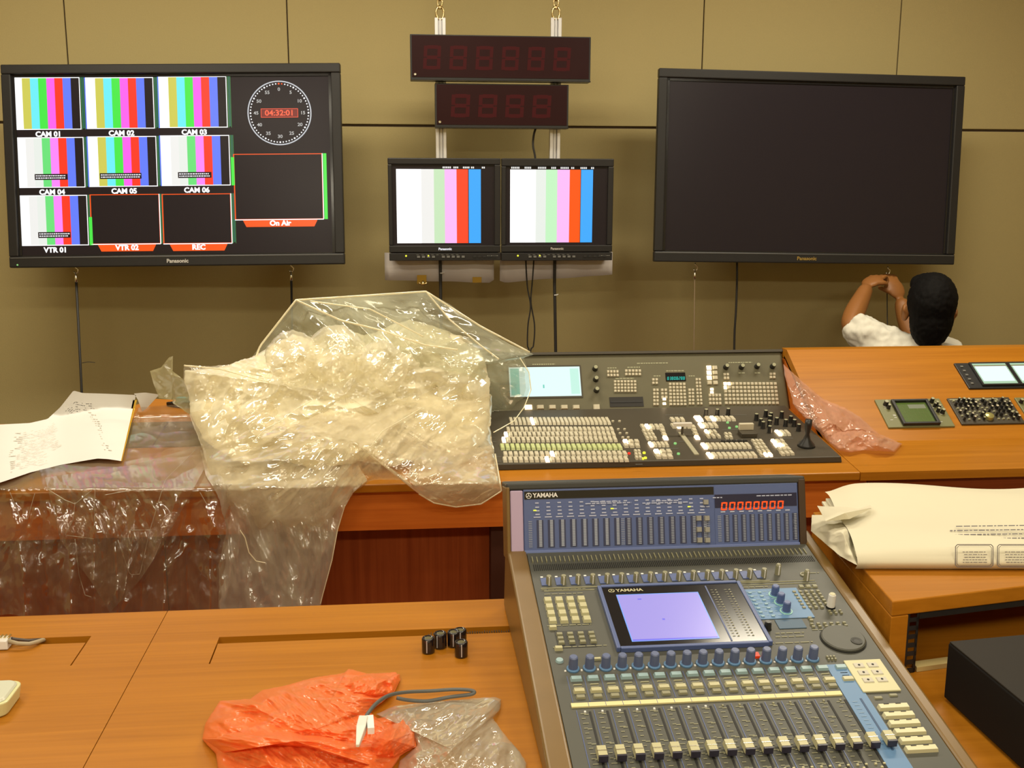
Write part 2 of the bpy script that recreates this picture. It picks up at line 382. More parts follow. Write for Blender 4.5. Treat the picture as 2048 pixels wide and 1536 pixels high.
for i in range(12):
    mb = MB(); a = math.pi/2-2*math.pi*i/12; put_text(mb, str(i*5), .0165, cx+rr*.73*math.cos(a), cy+rr*.73*math.sin(a), z, bold=.0003, sx=1.1); mb.build('clock_numeral', nm_, tvL)
mb = MB(); hw, hh = .067, .016
mb.mat(0)
for q in ((-hw, hw, hh-.0016, hh), (-hw, hw, -hh, -hh+.0016), (-hw, -hw+.0016, -hh, hh), (hw-.0016, hw, -hh, hh)): rect(mb, cx+q[0], cx+q[1], cy+q[2], cy+q[3], z+.0003)
mb.mat(1); rect(mb, cx-hw, cx+hw, cy-hh, cy+hh, z+.0001)
mb.mat(0); put_text(mb, '04:32:01', .0275, cx, cy-.0005, z+.0005, bold=.0006, sx=1.12)
mb.build('clock_time', [emis('time_glow', (1, .11, .05), 1.1), emis('time_back', (.22, .01, .01), .8)], tvL)

# ---------------------------------------------------------------- hanging rails, counters, monitors
YR = 4.095
def vframe(px, py, Y): P = UY(px, py, Y); return Frame(P, (1, 0, 0), (0, 0, 1))
railx = []
for (px, label) in ((880, 'left aluminium mounting rail hanging behind the monitors'), (1112, 'right aluminium mounting rail hanging behind the monitors')):
    P = UY(px, 36, YR); zt = P[2]; zb = UY(px, 500, YR)[2]; railx.append((P[0], zt))
    t = thing('mounting_rail', label, 'rail', loc=(P[0], YR, zb), group='mounting rails')
    h = zt-zb; mb = MB()
    for (a, b) in ((-.0200, -.0075), (.0075, .0200)): mb.box(a, b, -.012, .012, 0, h)
    mb.box(-.0075, .0075, .0, .010, 0, h); mb.box(-.0035, .0035, -.006, .004, 0, h)
    mb.build('profile', M['alu'], t, bevel=.0015)
    # chain above
    t = thing('chain', label.replace('aluminium mounting rail hanging behind the monitors', 'brassy chain holding up the aluminium rail'), 'chain', loc=(P[0], YR, zt), group='hanging chains')
    def link(z, w_, l, r, ang, nm, par=t):
        pts = []
        for k in range(20):
            a = 2*math.pi*k/20; x = w_*math.cos(a); zz = z + l/2 + (l/2)*math.sin(a)
            pts.append((x*math.cos(ang), x*math.sin(ang), zz))
        MB().tube(pts, r, 6, True).build(nm, M['brass'], par, smooth=True)
    link(-.006, .014, .046, .0038, 0.1, 'shackle')
    MB().lathe(0, 0, [(.006, .030), (.008, .034), (.008, .040), (.005, .044)], 10).build('bolt', M['brass'], t)
    zz = .036; k = 0
    while zt+zz < CEIL-.02:
        link(zz, .009, .034, .003, 1.1 if k % 2 else -.3, 'link'); zz += .024; k += 1
def counter(px0, px1, py0, py1, label, digits, dx, wid, Y):
    F = vframe((px0+px1)/2, (py0+py1)/2, Y)
    a, b = F.px(px0, (py0+py1)/2); c, d = F.px(px1, (py0+py1)/2); hh = (F.px((px0+px1)/2, py0)[1]-F.px((px0+px1)/2, py1)[1])/2; hw = (c-a)/2
    t = thing('digital_counter', label, 'clock', F)
    MB().box(-hw, hw, -hh, hh, -.055, -.002).build('housing', M['black'], t, bevel=.002)
    MB().box(-hw+.006, hw-.006, -hh+.012, hh-.004, -.003, .0).build('window', mat('dark_red_window', (.022, .005, .006), .3, spec=.15, noise=.2, nscale=3), t)
    MB().box(-hw, hw, -hh, -hh+.004, -.002, .006).build('lower_trim', M['blackg'], t)
    um = mat('unlit_red_segments', (.050, .005, .007), .4, spec=.15)
    for i, ch in enumerate(digits):
        mb = MB(); seg_digit(mb, ch, dx[0]+i*dx[1], -hh*.52, wid, hh*1.05, .0006, t=.2, slant=.06); mb.build('digit', um, t)
    mb = MB(); mb.lathe(-hw+.017, -hh+.021, [(.0055, 0), (.0055, .003), (.0035, .0045)], 12); mb.build('screw', M['chrome'], t)
    return t, F, hw, hh
counter(822, 1183, 71, 163, 'wider dark digital counter, upper of the two on the rails', '888888', (-.285, .095), .062, 4.015)
counter(871, 1138, 168, 257, 'narrower dark digital counter, lower of the two on the rails', '8888', (-.19, .10), .068, 4.02)

def monitor(px0, px1, py0, py1, label, left, group='paired studio monitors'):
    F = vframe((px0+px1)/2, (py0+py1)/2, 4.0)
    pw = lambda x, y: F.px(x, y)
    x0, _ = pw(px0, 420); x1, _ = pw(px1, 420); y1 = pw((px0+px1)/2, py0)[1]; y0 = pw((px0+px1)/2, py1)[1]
    t = thing('studio_monitor', label, 'monitor', F)
    sx0 = pw(785 if left else 1012, 420)[0]; sx1 = pw(989 if left else 1215, 420)[0]; sy1 = pw(900, 329 if left else 332)[1]; sy0 = pw(900, 491)[1]
    mb = MB(); zb = -.02
    mb.box(x0, x1, sy1, y1, zb, 0); mb.box(x0, sx0, sy0, sy1, zb, 0); mb.box(sx1, x1, sy0, sy1, zb, 0); yc = pw(900, 505)[1]; mb.box(x0, x1, yc, sy0, zb, 0)
    mb.build('bezel', M['bezel'], t, bevel=.003)
    MB().box(x0+.006, x1-.006, y0+.006, y1-.006, -.07, -.018).build('housing', M['black'], t, bevel=.004)
    MB().box(x0, x1, y0, yc-.002, -.022, .003).build('control_strip', M['bezel'], t, bevel=.002)
    MB().box(sx0, sx1, sy0, sy1, -.02, -.008).build('screen_glass', M['glass'], t)
    mb = MB(); z = -.0075
    o = 740 if 1 else 0
    if left: cols = [(132, 255, 0), (255, 318, 1), (318, 371, 2), (371, 430, 3), (430, 487, 4), (490, 550, 5)]; top, bot = 838, 1205
    else: cols = [(695, 822, 0), (822, 872, 6), (872, 928, 7), (928, 989, 3), (989, 1043, 8), (1045, 1104, 5)]; top, bot = 838, 1203
    ya = pw(900, top/2.477)[1]; yb = pw(900, bot/2.477)[1]
    for a, b, k in cols:
        xa = pw(740+a/2.477, 415)[0]; xb = pw(740+b/2.477, 415)[0]; mb.mat(k); rect(mb, xa, xb, yb, ya, z)
    mb.mat(9)
    a0 = pw(740+(140 if left else 700)/2.477, 415)[0]
    for (f, l) in ((.0, .03), (.05, .02), (.10, .03), (.15, .015), (.185, .03), (.225, .012), (.26, .02), (.30, .008)) if not left else ((.165, .03), (.205, .015), (.24, .02), (.27, .01), (.31, .012)):
        k = 0
        while k < l:
            rect(mb, a0+f+k, a0+f+k+.0045, ya+.003, ya+.0095, z+.0002); k += .0065
    mb.build('color_bars', [M['e_white'], M['e_off'], M['e_mlg'], M['e_lpk'], M['e_red2'], M['e_sky'], M['e_lw'], M['e_ltg'], M['e_red3'], M['e_off']], t)
    mb = MB(); put_text(mb, 'Panasonic', .0125, (x0+x1)/2, (yc+sy0)/2, .0008, bold=.0004); mb.build('logo', M['e_text'] if left else M['alu'], t)
    # buttons on the strip
    ym = (y0+yc)/2
    for i in range(16):
        if i in (4, 10): continue
        xx = x0+.108+i*.0185 - (0.0 if i < 11 else -.006)
        MB().box(xx-.0055, xx+.0055, ym-.004, ym+.003, .002, .0055).build('button', M['grayp'] if i < 10 else M['black'], t)
    mb = MB()
    for i in range(9): rect(mb, x0+.100+i*.0185, x0+.109+i*.0185, ym+.006, ym+.0078, .0036)
    for k in range(6): rect(mb, x1-.05+k*.007, x1-.045+k*.007, ym+.001, ym+.004, .0036)
    tag(mb.build('lettering', M['grayp'], t), kind='stuff')
    for q, r in ((.062, .0035), (.145, .003)):
        mb = MB(); mb.lathe(x0+q, ym+.003, [(r, .003), (r*.8, .0065)], 10); mb.build('indicator_light', M['e_yled'], t)
    return F, x0, x1, y0, y1
M['e_mlg'] = emis('pale_green_glow', (.58, .80, .52)); M['e_red2'] = emis('orange_red_glow', (1, .07, .025)); M['e_red3'] = emis('orange_red_glow2', (1, .10, .01))
monitor(777, 1001, 316, 521, 'left studio monitor of the pair, color bars ending in a wide black band', True)
monitor(1003, 1226, 317, 521, 'right studio monitor of the pair, color bars with a clear green stripe', False)
# white protective foam sheets hanging under the monitors
M['foam'] = mat('white_foam_sheet', (.66, .62, .61), .8, noise=.06, nscale=12)
def foam(pts, label, Y):
    # wavy hanging flap
    n = 24; mb = MB(); V = []; F_ = []; tz = UY(900, 505, Y)[2]
    for s in range(2):
        for i in range(n+1):
            t_ = i/n; x = pts[0][0] + (pts[-1][0]-pts[0][0])*t_; y = np.interp(x, [p[0] for p in pts], [p[1] for p in pts])
            P = UY(x, y, Y); wv = .006*math.sin(t_*17+pts[0][0])
            V += [(P[0], Y+wv*.4+s*.003, tz), (P[0], Y+wv*.8+s*.003, (tz+P[2])/2), (P[0], Y+wv+s*.003, P[2])]
    k = (n+1)*3
    for s in range(2):
        for i in range(n):
            for j in range(2):
                f = (s*k+i*3+j, s*k+i*3+j+1, s*k+(i+1)*3+j+1, s*k+(i+1)*3+j); F_.append(f if s == 0 else f[::-1])
    for i in range(n): F_.append((i*3+2, k+i*3+2, k+(i+1)*3+2, (i+1)*3+2))
    for i in (0, n):
        for j in range(2): F_.append((i*3+j, i*3+j+1, k+i*3+j+1, k+i*3+j))
    o = MB().add(V, F_).build('foam_sheet', M['foam'], smooth=True)
    tag(o, label, 'packaging')
    return o
f1 = foam([(770, 560), (835, 562), (900, 563), (985, 566), (988, 560)], 'white packing foam flap under the left monitor, with yellow tape', 4.076)
foam([(1000, 562), (1012, 566), (1060, 560), (1150, 555), (1224, 549)], 'white packing foam flap hanging under the right monitor', 4.0765)
M['ytape'] = mat('yellow_tape', (.50, .30, .02), .4)
for (a, b, c, d) in ((834, 853, 550, 568), (945, 963, 554, 565)):
    P = UY(a, c, 4.069); Q = UY(b, d, 4.069); mb = MB(); mb.box(P[0], Q[0], 4.0665, 4.0675, Q[2], P[2]); mb.build('yellow_tape', M['ytape'], f1)
P = UY(846, 568, 4.058)
t = thing('wing_nut', 'small brassy wing nut hanging below the yellow tape', 'fastener', loc=tuple(P))
mb = MB(); mb.lathe(0, 0, [(.006, -.008), (.007, 0), (.004, .012)], 10); mb.build('nut', M['brass'], t, smooth=True)
for s in (-1, 1): MB().tube([(s*.005, 0, -.002), (s*.014, 0, .004), (s*.018, 0, .0)], [.003, .004, .002], 6).build('wing', M['brass'], t, smooth=True)

# ---------------------------------------------------------------- cables, tension wires
def hang(name, label, cat, pts, Y, r, m_, group=None, ties=()):
    P = [UY(x, y, Y) for x, y in pts]
    # resample smoothly
    Q = []
    for i in range(len(P)-1):
        p0 = P[max(i-1, 0)]; p1 = P[i]; p2 = P[i+1]; p3 = P[min(i+2, len(P)-1)]
        for k in range(8):
            t_ = k/8; Q.append(.5*((2*p1)+(-p0+p2)*t_+(2*p0-5*p1+4*p2-p3)*t_**2+(-p0+3*p1-3*p2+p3)*t_**3))
    Q.append(P[-1])
    if not ties:
        o = MB().tube(Q, r, 8).build(name, m_, smooth=True); return tag(o, label, cat, group)
    t = thing(name, label, cat, loc=tuple(P[0]), group=group)
    MB().tube([q-P[0] for q in Q], r, 8).build('sheath', m_, t, smooth=True)
    for (x, y, l) in ties:
        A = UY(x, y, Y)-P[0]; mb = MB(); mb.tube([(A[0]-r, A[1]-r-.001, A[2]), (A[0]+l, A[1]-r-.004, A[2]+.004)], .0013, 5)
        mb.lathe(A[0], A[1], [(r+.0015, A[2]-.002), (r+.0015, A[2]+.002)], 8); mb.build('cable_tie', M['white'] if l < .02 else M['cable'], t)
    return t
def wire_with_hook(px, py, px2, py2, label, r=.0022, m_=None):
    Y = 4.07; P = UY(px, py, Y); Q = UY(px2, py2, Y); f = (Q-P)/(P[2]-Q[2])
    t = thing('tension_wire', label, 'wire', loc=tuple(P), group=None)
    B = f*(P[2]-.004)
    MB().tube([(0, 0, -.03), tuple(B)], r, 6).build('wire', m_ or M['cable'], t, smooth=True)
    # hook + turnbuckle
    MB().tube([(0, 0, .02), (.0, -.0, .012), (.010, 0, .004), (.008, 0, -.008), (-.003, 0, -.010), (-.006, 0, -.003)], .0028, 7).build('hook', M['chrome'], t, smooth=True)
    MB().lathe(0, 0, [(.003, -.045), (.0055, -.042), (.0055, -.022), (.003, -.018), (.003, -.008)], 10).build('turnbuckle', M['chrome'], t, smooth=True)
wire_with_hook(151, 541, 163, 780, 'dark wire and hook under the left part of the lit plasma screen', .0052)
wire_with_hook(582, 538, 583, 600, 'dark wire and hook under the right part of the lit plasma screen', .0045)
wire_with_hook(1390, 536, 1388, 705, 'thin pale wire and hook under the left part of the dark screen', .002, mat('pale_wire', (.18, .12, .06), .5))
wire_with_hook(1775, 543, 1776, 700, 'wire and hook under the dark screen, gripped by the man', .002)
hang('power_cable', 'thick black cable hanging straight below the left monitor', 'cable', [(880, 500), (881, 560), (882, 640), (884, 760), (885, 900)], 4.065, .006, M['cable'], ties=((883, 546, .012),))
hang('power_cable', 'thick black cable hanging straight below the right monitor', 'cable', [(1110, 500), (1109, 560), (1110, 620), (1112, 760), (1112, 900)], 4.065, .006, M['cable'], ties=((1111, 590, .01),))
hang('signal_cable', 'thin wavy cable, left one of two below the right monitor', 'cable', [(1052, 500), (1052, 530), (1055, 575), (1061, 612), (1056, 650), (1055, 690), (1059, 720), (1060, 900)], 4.07, .0028, M['cable'])
hang('signal_cable', 'thin wavy cable, right one of two below the right monitor', 'cable', [(1068, 500), (1067, 530), (1064, 570), (1062, 605), (1069, 650), (1067, 690), (1060, 720), (1063, 900)], 4.075, .0028, M['cable'])
hang('signal_cable', 'short cable between the lower counter and the right monitor', 'cable', [(1074, 250), (1068, 268), (1066, 290), (1070, 312), (1071, 330)], 4.06, .004, M['cable'])
hang('power_cable', 'black cable hanging below the middle of the dark screen', 'cable', [(1474, 515), (1474, 560), (1472, 620), (1469, 670), (1468, 760), (1468, 900)], 4.1, .0045, M['cable'])
hang('cable_stub', 'tiny cut wire end sticking out beside the left tension wire', 'wire', [(164, 726), (176, 724), (190, 725)], 4.062, .0012, M['cable'])
# ---------------------------------------------------------------- back console
TS = math.tan(R_(6.0)); SD = math.degrees(math.atan(.105))
FS = tilt((.227, 2.514, .74), SD)             # low sloping worktop plane
FI = tilt((.227, 2.735, .762), 30.0)          # steep rear slope on the right
FP = tilt((.227, 3.02, .791), 58.0)           # upright part of the switcher
XL, XR = -1.62, 2.95; X_W = 1.150
t = thing('control_desk', 'long rear orange wood control desk with the vision switcher on it', 'desk', loc=(0, 0, 0))
# worktop in the FS frame; back edge as seen behind the paper and heap
bl = [FS.px(0, 868), FS.px(150, 845), FS.px(312, 797)]
ox = FS.O[0]
poly = [(XL-ox, 0), (X_W-ox, 0), (X_W-ox, .625), (-.50, .625), bl[2], bl[1], bl[0], (XL-ox, bl[0][1]-.1)]
mb = MB(); mb.prism(poly, -.022, 0)
o = mb.build('worktop', M['oak'], t, bevel=.003); o.matrix_world = FS.M
# steep section on the right: profile (Y,Z)
yb, zb_ = 3.084, .964
yc, zc = 2.735, .7632
MB().sweepx([(2.514, .718), (2.514, .74), (yc, zc), (yc+.012, zc-.02)], X_W, XR).build('front_worktop', M['oak'], t)
MB().sweepx([(yc, zc), (yb, zb_), (yb+.04, zb_), (yb+.04, zb_-.03), (yb+.012, zb_-.03), (yc+.016, zc-.026)], X_W, XR).build('sloping_worktop', M['oak'], t)
MB().sweepx([(yc+.006, zc-.012), (yb+.02, zb_-.02), (yb+.02, .70), (2.60, .70), (2.60, .722)], X_W, X_W+.018).build('end_cheek', M['oakd'], t)
MB().box(X_W, XR, 3.10, 3.12, 0, zb_-.028).build('back_panel', M['oakd'], t)
MB().box(XL, X_W, 3.08, 3.10, 0, .775).build('back_panel', M['oakd'], t)
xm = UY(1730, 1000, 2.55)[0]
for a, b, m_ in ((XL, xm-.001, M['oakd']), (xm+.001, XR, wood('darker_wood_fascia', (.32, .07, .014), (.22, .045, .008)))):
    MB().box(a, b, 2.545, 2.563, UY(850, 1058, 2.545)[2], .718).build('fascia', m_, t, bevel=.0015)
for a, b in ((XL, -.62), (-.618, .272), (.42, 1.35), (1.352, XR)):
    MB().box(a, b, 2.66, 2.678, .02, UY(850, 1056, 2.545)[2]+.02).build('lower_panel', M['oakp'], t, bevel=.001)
xs1 = UY(982, 1120, 2.60)[0]
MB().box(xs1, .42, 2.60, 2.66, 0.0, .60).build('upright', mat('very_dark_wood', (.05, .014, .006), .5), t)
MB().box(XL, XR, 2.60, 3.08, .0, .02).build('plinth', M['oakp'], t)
# crease line
# ---------------------------------------------------------------- vision switcher
M['sw'] = mat('switcher_grey', lin(98, 94, 70), .55, noise=.12, nscale=9); M['sw2'] = mat('switcher_dark', lin(66, 60, 48), .5)
M['key'] = mat('cream_keycap', lin(200, 192, 168), .4); M['keyg'] = mat('pale_green_keycap', lin(190, 200, 140), .4)
M['knob'] = mat('black_knob', (.02, .02, .02), .35); M['knobt'] = mat('grey_knob_cap', lin(165, 165, 135), .4)
sw = thing('vision_switcher', 'large black vision switcher panel with lit keys on the rear desk', 'mixing console', FS)
H0 = .016
mb = MB(); mb.prism([(-.006, .073), (.902, .070), (.902, .50), (-.006, .50)], .0005, H0, top=[(-.003, .076), (.899, .073), (.899, .50), (-.003, .50)]); mb.build('front_panel', M['sw2'], sw, bevel=.002)
# rear upright: profile extruded, in world space converted via FP frame
rp = MB(); rp.mat(0).box(.015, .920, -.02, .190, -.035, .0); rear = rp.build('display_panel', M['sw'], sw, bevel=.006); rear.matrix_parent_inverse = FS.M.inverted(); rear.matrix_world = FP.M
MB().box(.010, .925, .188, .196, -.045, .006).build('top_rim', M['sw2'], rear)
def rp_child(mb, name, m_, **k):
    o = mb.build(name, m_, rear, **k); return o
class G:  # geometry helpers bound to a parent and frame
    def __init__(s, F, par, h, conv): s.F, s.par, s.h, s.conv = F, par, h, conv
    def p(s, x, y, h=None):
        x, y = s.conv(x, y); return s.F.px(x, y, s.h if h is None else h)
c6 = lambda x, y: (960+x/2.767, 690+y/2.767)
GF = G(FS, sw, H0, c6); GR = G(FP, rear, 0.0, c6)
km = {}
def keymesh(w_, d, h, m_, nm='key', inset=.82):
    k = (round(w_, 4), round(d, 4), round(h, 4), m_.name)
    if k not in km:
        mb = MB(); mb.box(-w_/2, w_/2, -d/2, d/2, 0, h, top=inset); km[k] = mb.mesh(nm, m_)
    return km[k]
def grid(g, TL, TR, BR, BL, nc, nr, name, m_, fill=.8, h=.006, joined=False, lit=(), kd=None, litname='lit_key'):
    P = [g.p(*q) for q in (TL, TR, BR, BL)]
    mb = MB(); out = []
    L = lambda a, b, t_: (a[0]+(b[0]-a[0])*t_, a[1]+(b[1]-a[1])*t_)
    wu = abs(P[1][0]-P[0][0])/nc*fill; wd = abs(P[0][1]-P[3][1])/nr*fill
    for j in range(nr):
        for i in range(nc):
            a = L(P[0], P[1], (i+.5)/nc); b = L(P[3], P[2], (i+.5)/nc); u, v = L(a, b, (j+.5)/nr)
            is_lit = (i, j) in lit
            if joined and not is_lit: mb.box(u-wu/2, u+wu/2, v-wd/2, v+wd/2, g.h, g.h+h, top=.8)
            else: place(litname if is_lit else name, keymesh(wu, wd, h, M['e_lamp'] if is_lit else m_), g.par, (u, v, g.h))
    if joined: tag(mb.build(name+'_block', m_, g.par), kind='stuff')
# crosspoint rows (individually built)
grid(GF, (172, 402), (715, 402), (722, 446), (150, 448), 24, 1, 'key', M['key'], lit=((5, 0),))
grid(GF, (150, 458), (735, 458), (765, 540), (112, 544), 24, 3, 'key', M['key'], joined=False, lit=((0, 1), (0, 2)))
grid(GF, (112, 550), (782, 550), (790, 586), (108, 586), 24, 1, 'key', M['keyg'])
grid(GF, (128, 594), (812, 590), (825, 652), (122, 654), 24, 2, 'key', M['key'], joined=True, lit=((9, 0), (8, 1)))
grid(GF, (790, 528), (880, 528), (888, 572), (792, 572), 3, 2, 'key', M['key'], lit=((0, 0),))
grid(GF, (850, 585), (888, 585), (898, 638), (858, 638), 2, 3, 'key', M['key'], joined=True)
grid(GF, (880, 442), (1005, 442), (1030, 470), (895, 472), 5, 1, 'key', M['key'], lit=((1, 0),))
grid(GF, (892, 472), (950, 472), (985, 530), (920, 530), 3, 3, 'key', M['key'], joined=True)
grid(GF, (985, 450), (1015, 450), (1050, 528), (1010, 530), 1, 4, 'key', M['key'], lit=((0, 3),))
grid(GF, (1050, 405), (1130, 405), (1135, 428), (1050, 428), 3, 1, 'key', M['key'])
grid(GF, (1052, 438), (1160, 438), (1170, 466), (1060, 466), 4, 1, 'key', M['key'], lit=((1, 0),))
grid(GF, (1160, 448), (1190, 448), (1225, 526), (1185, 528), 1, 4, 'key', M['key'], lit=((0, 3),))
grid(GF, (932, 540), (1040, 540), (1045, 570), (935, 570), 5, 1, 'key', M['key'], lit=((0, 0),))
grid(GF, (958, 582), (1060, 582), (1070, 634), (972, 634), 3, 2, 'key', M['key'], lit=((0, 0),))
grid(GF, (1185, 395), (1232, 395), (1235, 428), (1185, 428), 1, 1, 'key', M['key'], lit=((0, 0),))
grid(GF, (1245, 398), (1408, 398), (1412, 424), (1250, 426), 6, 1, 'key', M['key'], lit=((1, 0),))
grid(GF, (1208, 434), (1310, 434), (1318, 462), (1212, 464), 4, 1, 'key', M['key'], lit=((0, 0),))
grid(GF, (1240, 474), (1300, 474), (1345, 520), (1250, 520), 3, 2, 'key', M['key'], lit=((0, 0),))
grid(GF, (1350, 490), (1390, 490), (1402, 524), (1355, 524), 2, 2, 'key', M['key'], joined=True)
grid(GF, (1225, 545), (1488, 545), (1502, 576), (1228, 582), 10, 1, 'key', M['key'], lit=((0, 0),))
grid(GF, (1252, 598), (1520, 596), (1535, 628), (1262, 634), 10, 1, 'key', M['key'], lit=((0, 0),))
grid(GF, (1497, 528), (1558, 528), (1625, 620), (1550, 624), 3, 5, 'key', M['key'], lit=((1, 4), (2, 4)))
grid(GF, (1605, 528), (1675, 526), (1745, 612), (1668, 618), 3, 4, 'key', M['key'], lit=((0, 0), (0, 1), (1, 1)))
grid(GF, (1635, 474), (1708, 474), (1715, 506), (1642, 508), 3, 1, 'key', M['key'], lit=((0, 0),))
grid(GF, (1330, 535), (1480, 533), (1484, 541), (1332, 544), 5, 1, 'key', M['knob'], joined=True)
# white legend lines and little lamps on the front panel
mb = MB()
for (x0, x1, y) in ((45, 85, 512), (50, 90, 538), (80, 118, 620), (85, 120, 645), (1025, 1130, 388), (1245, 1480, 392), (1230, 1480, 530), (1290, 1520, 588), (1100, 1155, 535), (1600, 1735, 520), (1340, 1430, 470), (860, 900, 662), (1000, 1100, 575)):
    a = GF.p(x0, y); b = GF.p(x1, y); rect(mb, a[0], b[0], a[1]-.0012, a[1]+.0012, H0+.0008)
tag(mb.build('legend_lines', M['grayp'], sw), kind='stuff')
for (x, y, k) in ((735, 425, 'key'), (772, 425, 'key'), (765, 470, 'key'), (800, 470, 'key'), (775, 492, 'key'), (812, 492, 'key'), (790, 515, 'key'), (820, 515, 'key'), (825, 603, 'e_red'), (908, 600, 'e_yled'), (915, 628, 'e_yled'), (900, 632, 'e_yled'), (1080, 548, 'e_gled'), (1098, 605, 'e_gled'), (1370, 432, 'e_gled'), (1380, 462, 'e_gled'), (1420, 455, 'e_gled')):
    u, v = GF.p(x, y); mb = MB(); mb.lathe(u, v, [(.0042, H0), (.0038, H0+.004)], 8); mb.build('indicator_light', M[k], sw)
def knob(par, u, v, z, r, h, mats, name='knob', cap=True):
    mb = MB(); mb.mat(0).lathe(u, v, [(r*1.15, z), (r, z+h*.25), (r*.9, z+h)], 14)
    if cap: mb.mat(1).lathe(u, v, [(r*.8, z+h), (r*.75, z+h+.0008)], 12)
    return mb.build(name, mats, par, smooth=False)
for (x, y) in ((1250, 392), (1312, 392), (1372, 388), (1528, 418), (1580, 398), (1608, 412), (1668, 405), (1552, 445), (1602, 428), (1565, 462), (1600, 455), (1718, 430), (1738, 450), (1762, 476), (1690, 450), (1602, 486), (1640, 440)):
    u, v = GF.p(x, y); knob(sw, u, v, H0, .0062, .020, [M['knob'], M['knobt']])
u, v = GF.p(1805, 560); mb = MB(); mb.lathe(u, v, [(.024, H0), (.022, H0+.006), (.010, H0+.02), (.006, H0+.035), (.010, H0+.06), (.009, H0+.075)], 18); mb.build('joystick', M['knob'], sw, smooth=True)
u, v = GF.p(1478, 500); mb = MB(); mb.mat(0).box(u-.022, u+.022, v-.020, v+.016, H0, H0+.012); mb.mat(1).box(u-.020, u+.020, v+.008, v+.020, H0+.012, H0+.030); mb.build('wipe_selector', [M['sw2'], M['key']], sw, bevel=.001)
# lever with T handle
a = GF.p(1118, 500); b = GF.p(1122, 612)
mb = MB(); mb.mat(0).box(a[0]-.006, a[0]+.006, b[1], a[1]+.02, H0, H0+.003); mb.build('lever_slot', mat('pale_metal_strip', lin(170, 165, 140), .4), sw)
mb = MB(); mb.mat(0).box(a[0]-.003, a[0]+.003, a[1]-.002, a[1]+.004, H0, H0+.026); mb.mat(1).box(a[0]-.026, a[0]+.026, a[1]-.004, a[1]+.007, H0+.026, H0+.036); mb.build('fader_lever', [M['sw2'], mat('pale_grey_plastic', lin(215, 210, 200), .35)], sw, bevel=.001)
# rear upright panel contents
a = GR.p(158, 126); b = GR.p(562, 282); x0_, y1_ = a; x1_, y0_ = b
mb = MB(); mb.mat(0).box(x0_-.006, x1_+.004, y0_-.005, y1_+.005, -.001, .002); mb.build('lcd_frame', M['sw2'], rear)
mb = MB(); mb.mat(0); rect(mb, x0_, x1_, y0_, y1_, .0022); mb.mat(1); rect(mb, x1_-.030, x1_-.004, y0_+.006, y1_-.006, .0026)
u, v = GR.p(352, 230); mb.mat(2); rect(mb, u-.0022, u+.0022, v-.006, v+.005, .0026); rect(mb, x0_+.004, x0_+.03, y0_+.004, y1_-.004, .0024)
mb.build('lcd_screen', [M['e_lcdw'], emis('lcd_mint', (.55, .88, .76)), emis('lcd_teal', (.18, .62, .52))], rear)
for (x, y) in ((636, 133), (640, 192), (644, 252), (1360, 124), (1446, 124), (1532, 120), (1618, 120)):
    u, v = GR.p(x, y); knob(rear, u, v, 0, .0075, .018, [M['knob'], M['knobt']])
grid(GR, (235, 325), (565, 325), (565, 365), (235, 365), 5, 1, 'key', M['key'], fill=.6, lit=((0, 0),))
grid(GR, (622, 325), (668, 325), (668, 365), (622, 365), 1, 1, 'key', M['key'])
for q in (((700, 138), (768, 138), (770, 178), (702, 178), 4, 2), ((800, 134), (893, 134), (893, 172), (800, 172), 5, 2), ((738, 194), (866, 194), (868, 264), (740, 264), 7, 4), ((950, 183), (986, 183), (986, 220), (950, 220), 2, 2),
          ((955, 240), (990, 240), (990, 338), (957, 338), 2, 5), ((998, 240), (1036, 240), (1040, 298), (1000, 298), 2, 3), ((1042, 208), (1138, 208), (1145, 338), (1046, 338), 5, 7), ((1150, 240), (1186, 240), (1188, 334), (1152, 334), 2, 5), ((1190, 182), (1222, 182), (1234, 334), (1198, 334), 2, 8),
          ((1345, 154), (1378, 154), (1380, 192), (1347, 192), 2, 2), ((1600, 152), (1636, 152), (1636, 188), (1600, 188), 2, 2), ((1262, 268), (1335, 268), (1338, 334), (1266, 334), 4, 3)):
    grid(GR, *q, 'key', M['key'], h=.004, joined=True)
grid(GR, (1345, 204), (1642, 204), (1656, 332), (1352, 332), 14, 6, 'key', M['key'], h=.004, joined=True, lit=((0, 0), (1, 0), (0, 1)))
grid(GR, (1250, 112), (1316, 112), (1320, 222), (1254, 222), 2, 4, 'key', M['key'], h=.004, lit=((0, 0), (0, 2), (0, 1)))
for (x, y) in ((1020, 300), (1020, 325), (1283, 245), (1283, 262)):
    u, v = GR.p(x, y); place('lit_key', keymesh(.010, .007, .004, M['e_lamp']), rear, (u, v, 0))
a = GR.p(715, 290); b = GR.p(906, 340); MB().box(a[0], b[0], b[1], a[1], 0, .0015).build('drive_slot', mat('drive_black', (.015, .013, .01), .4), rear)
a = GR.p(722, 312); b = GR.p(898, 318); MB().box(a[0], b[0], b[1], a[1], .0015, .003).build('drive_flap', M['knob'], rear)
a = GR.p(1024, 154); b = GR.p(1140, 200); MB().box(a[0], b[0], b[1], a[1], 0, .0015).build('readout_window', M['blackg'], rear, bevel=.004)
for i in range(8):
    mb = MB(); seg_digit(mb, '83808288'[i], a[0]+.004+i*(b[0]-a[0]-.006)/8, b[1]+.004, .0050, .010, .0018, t=.24); mb.build('digit', M['e_cy2'], rear)
mb = MB()
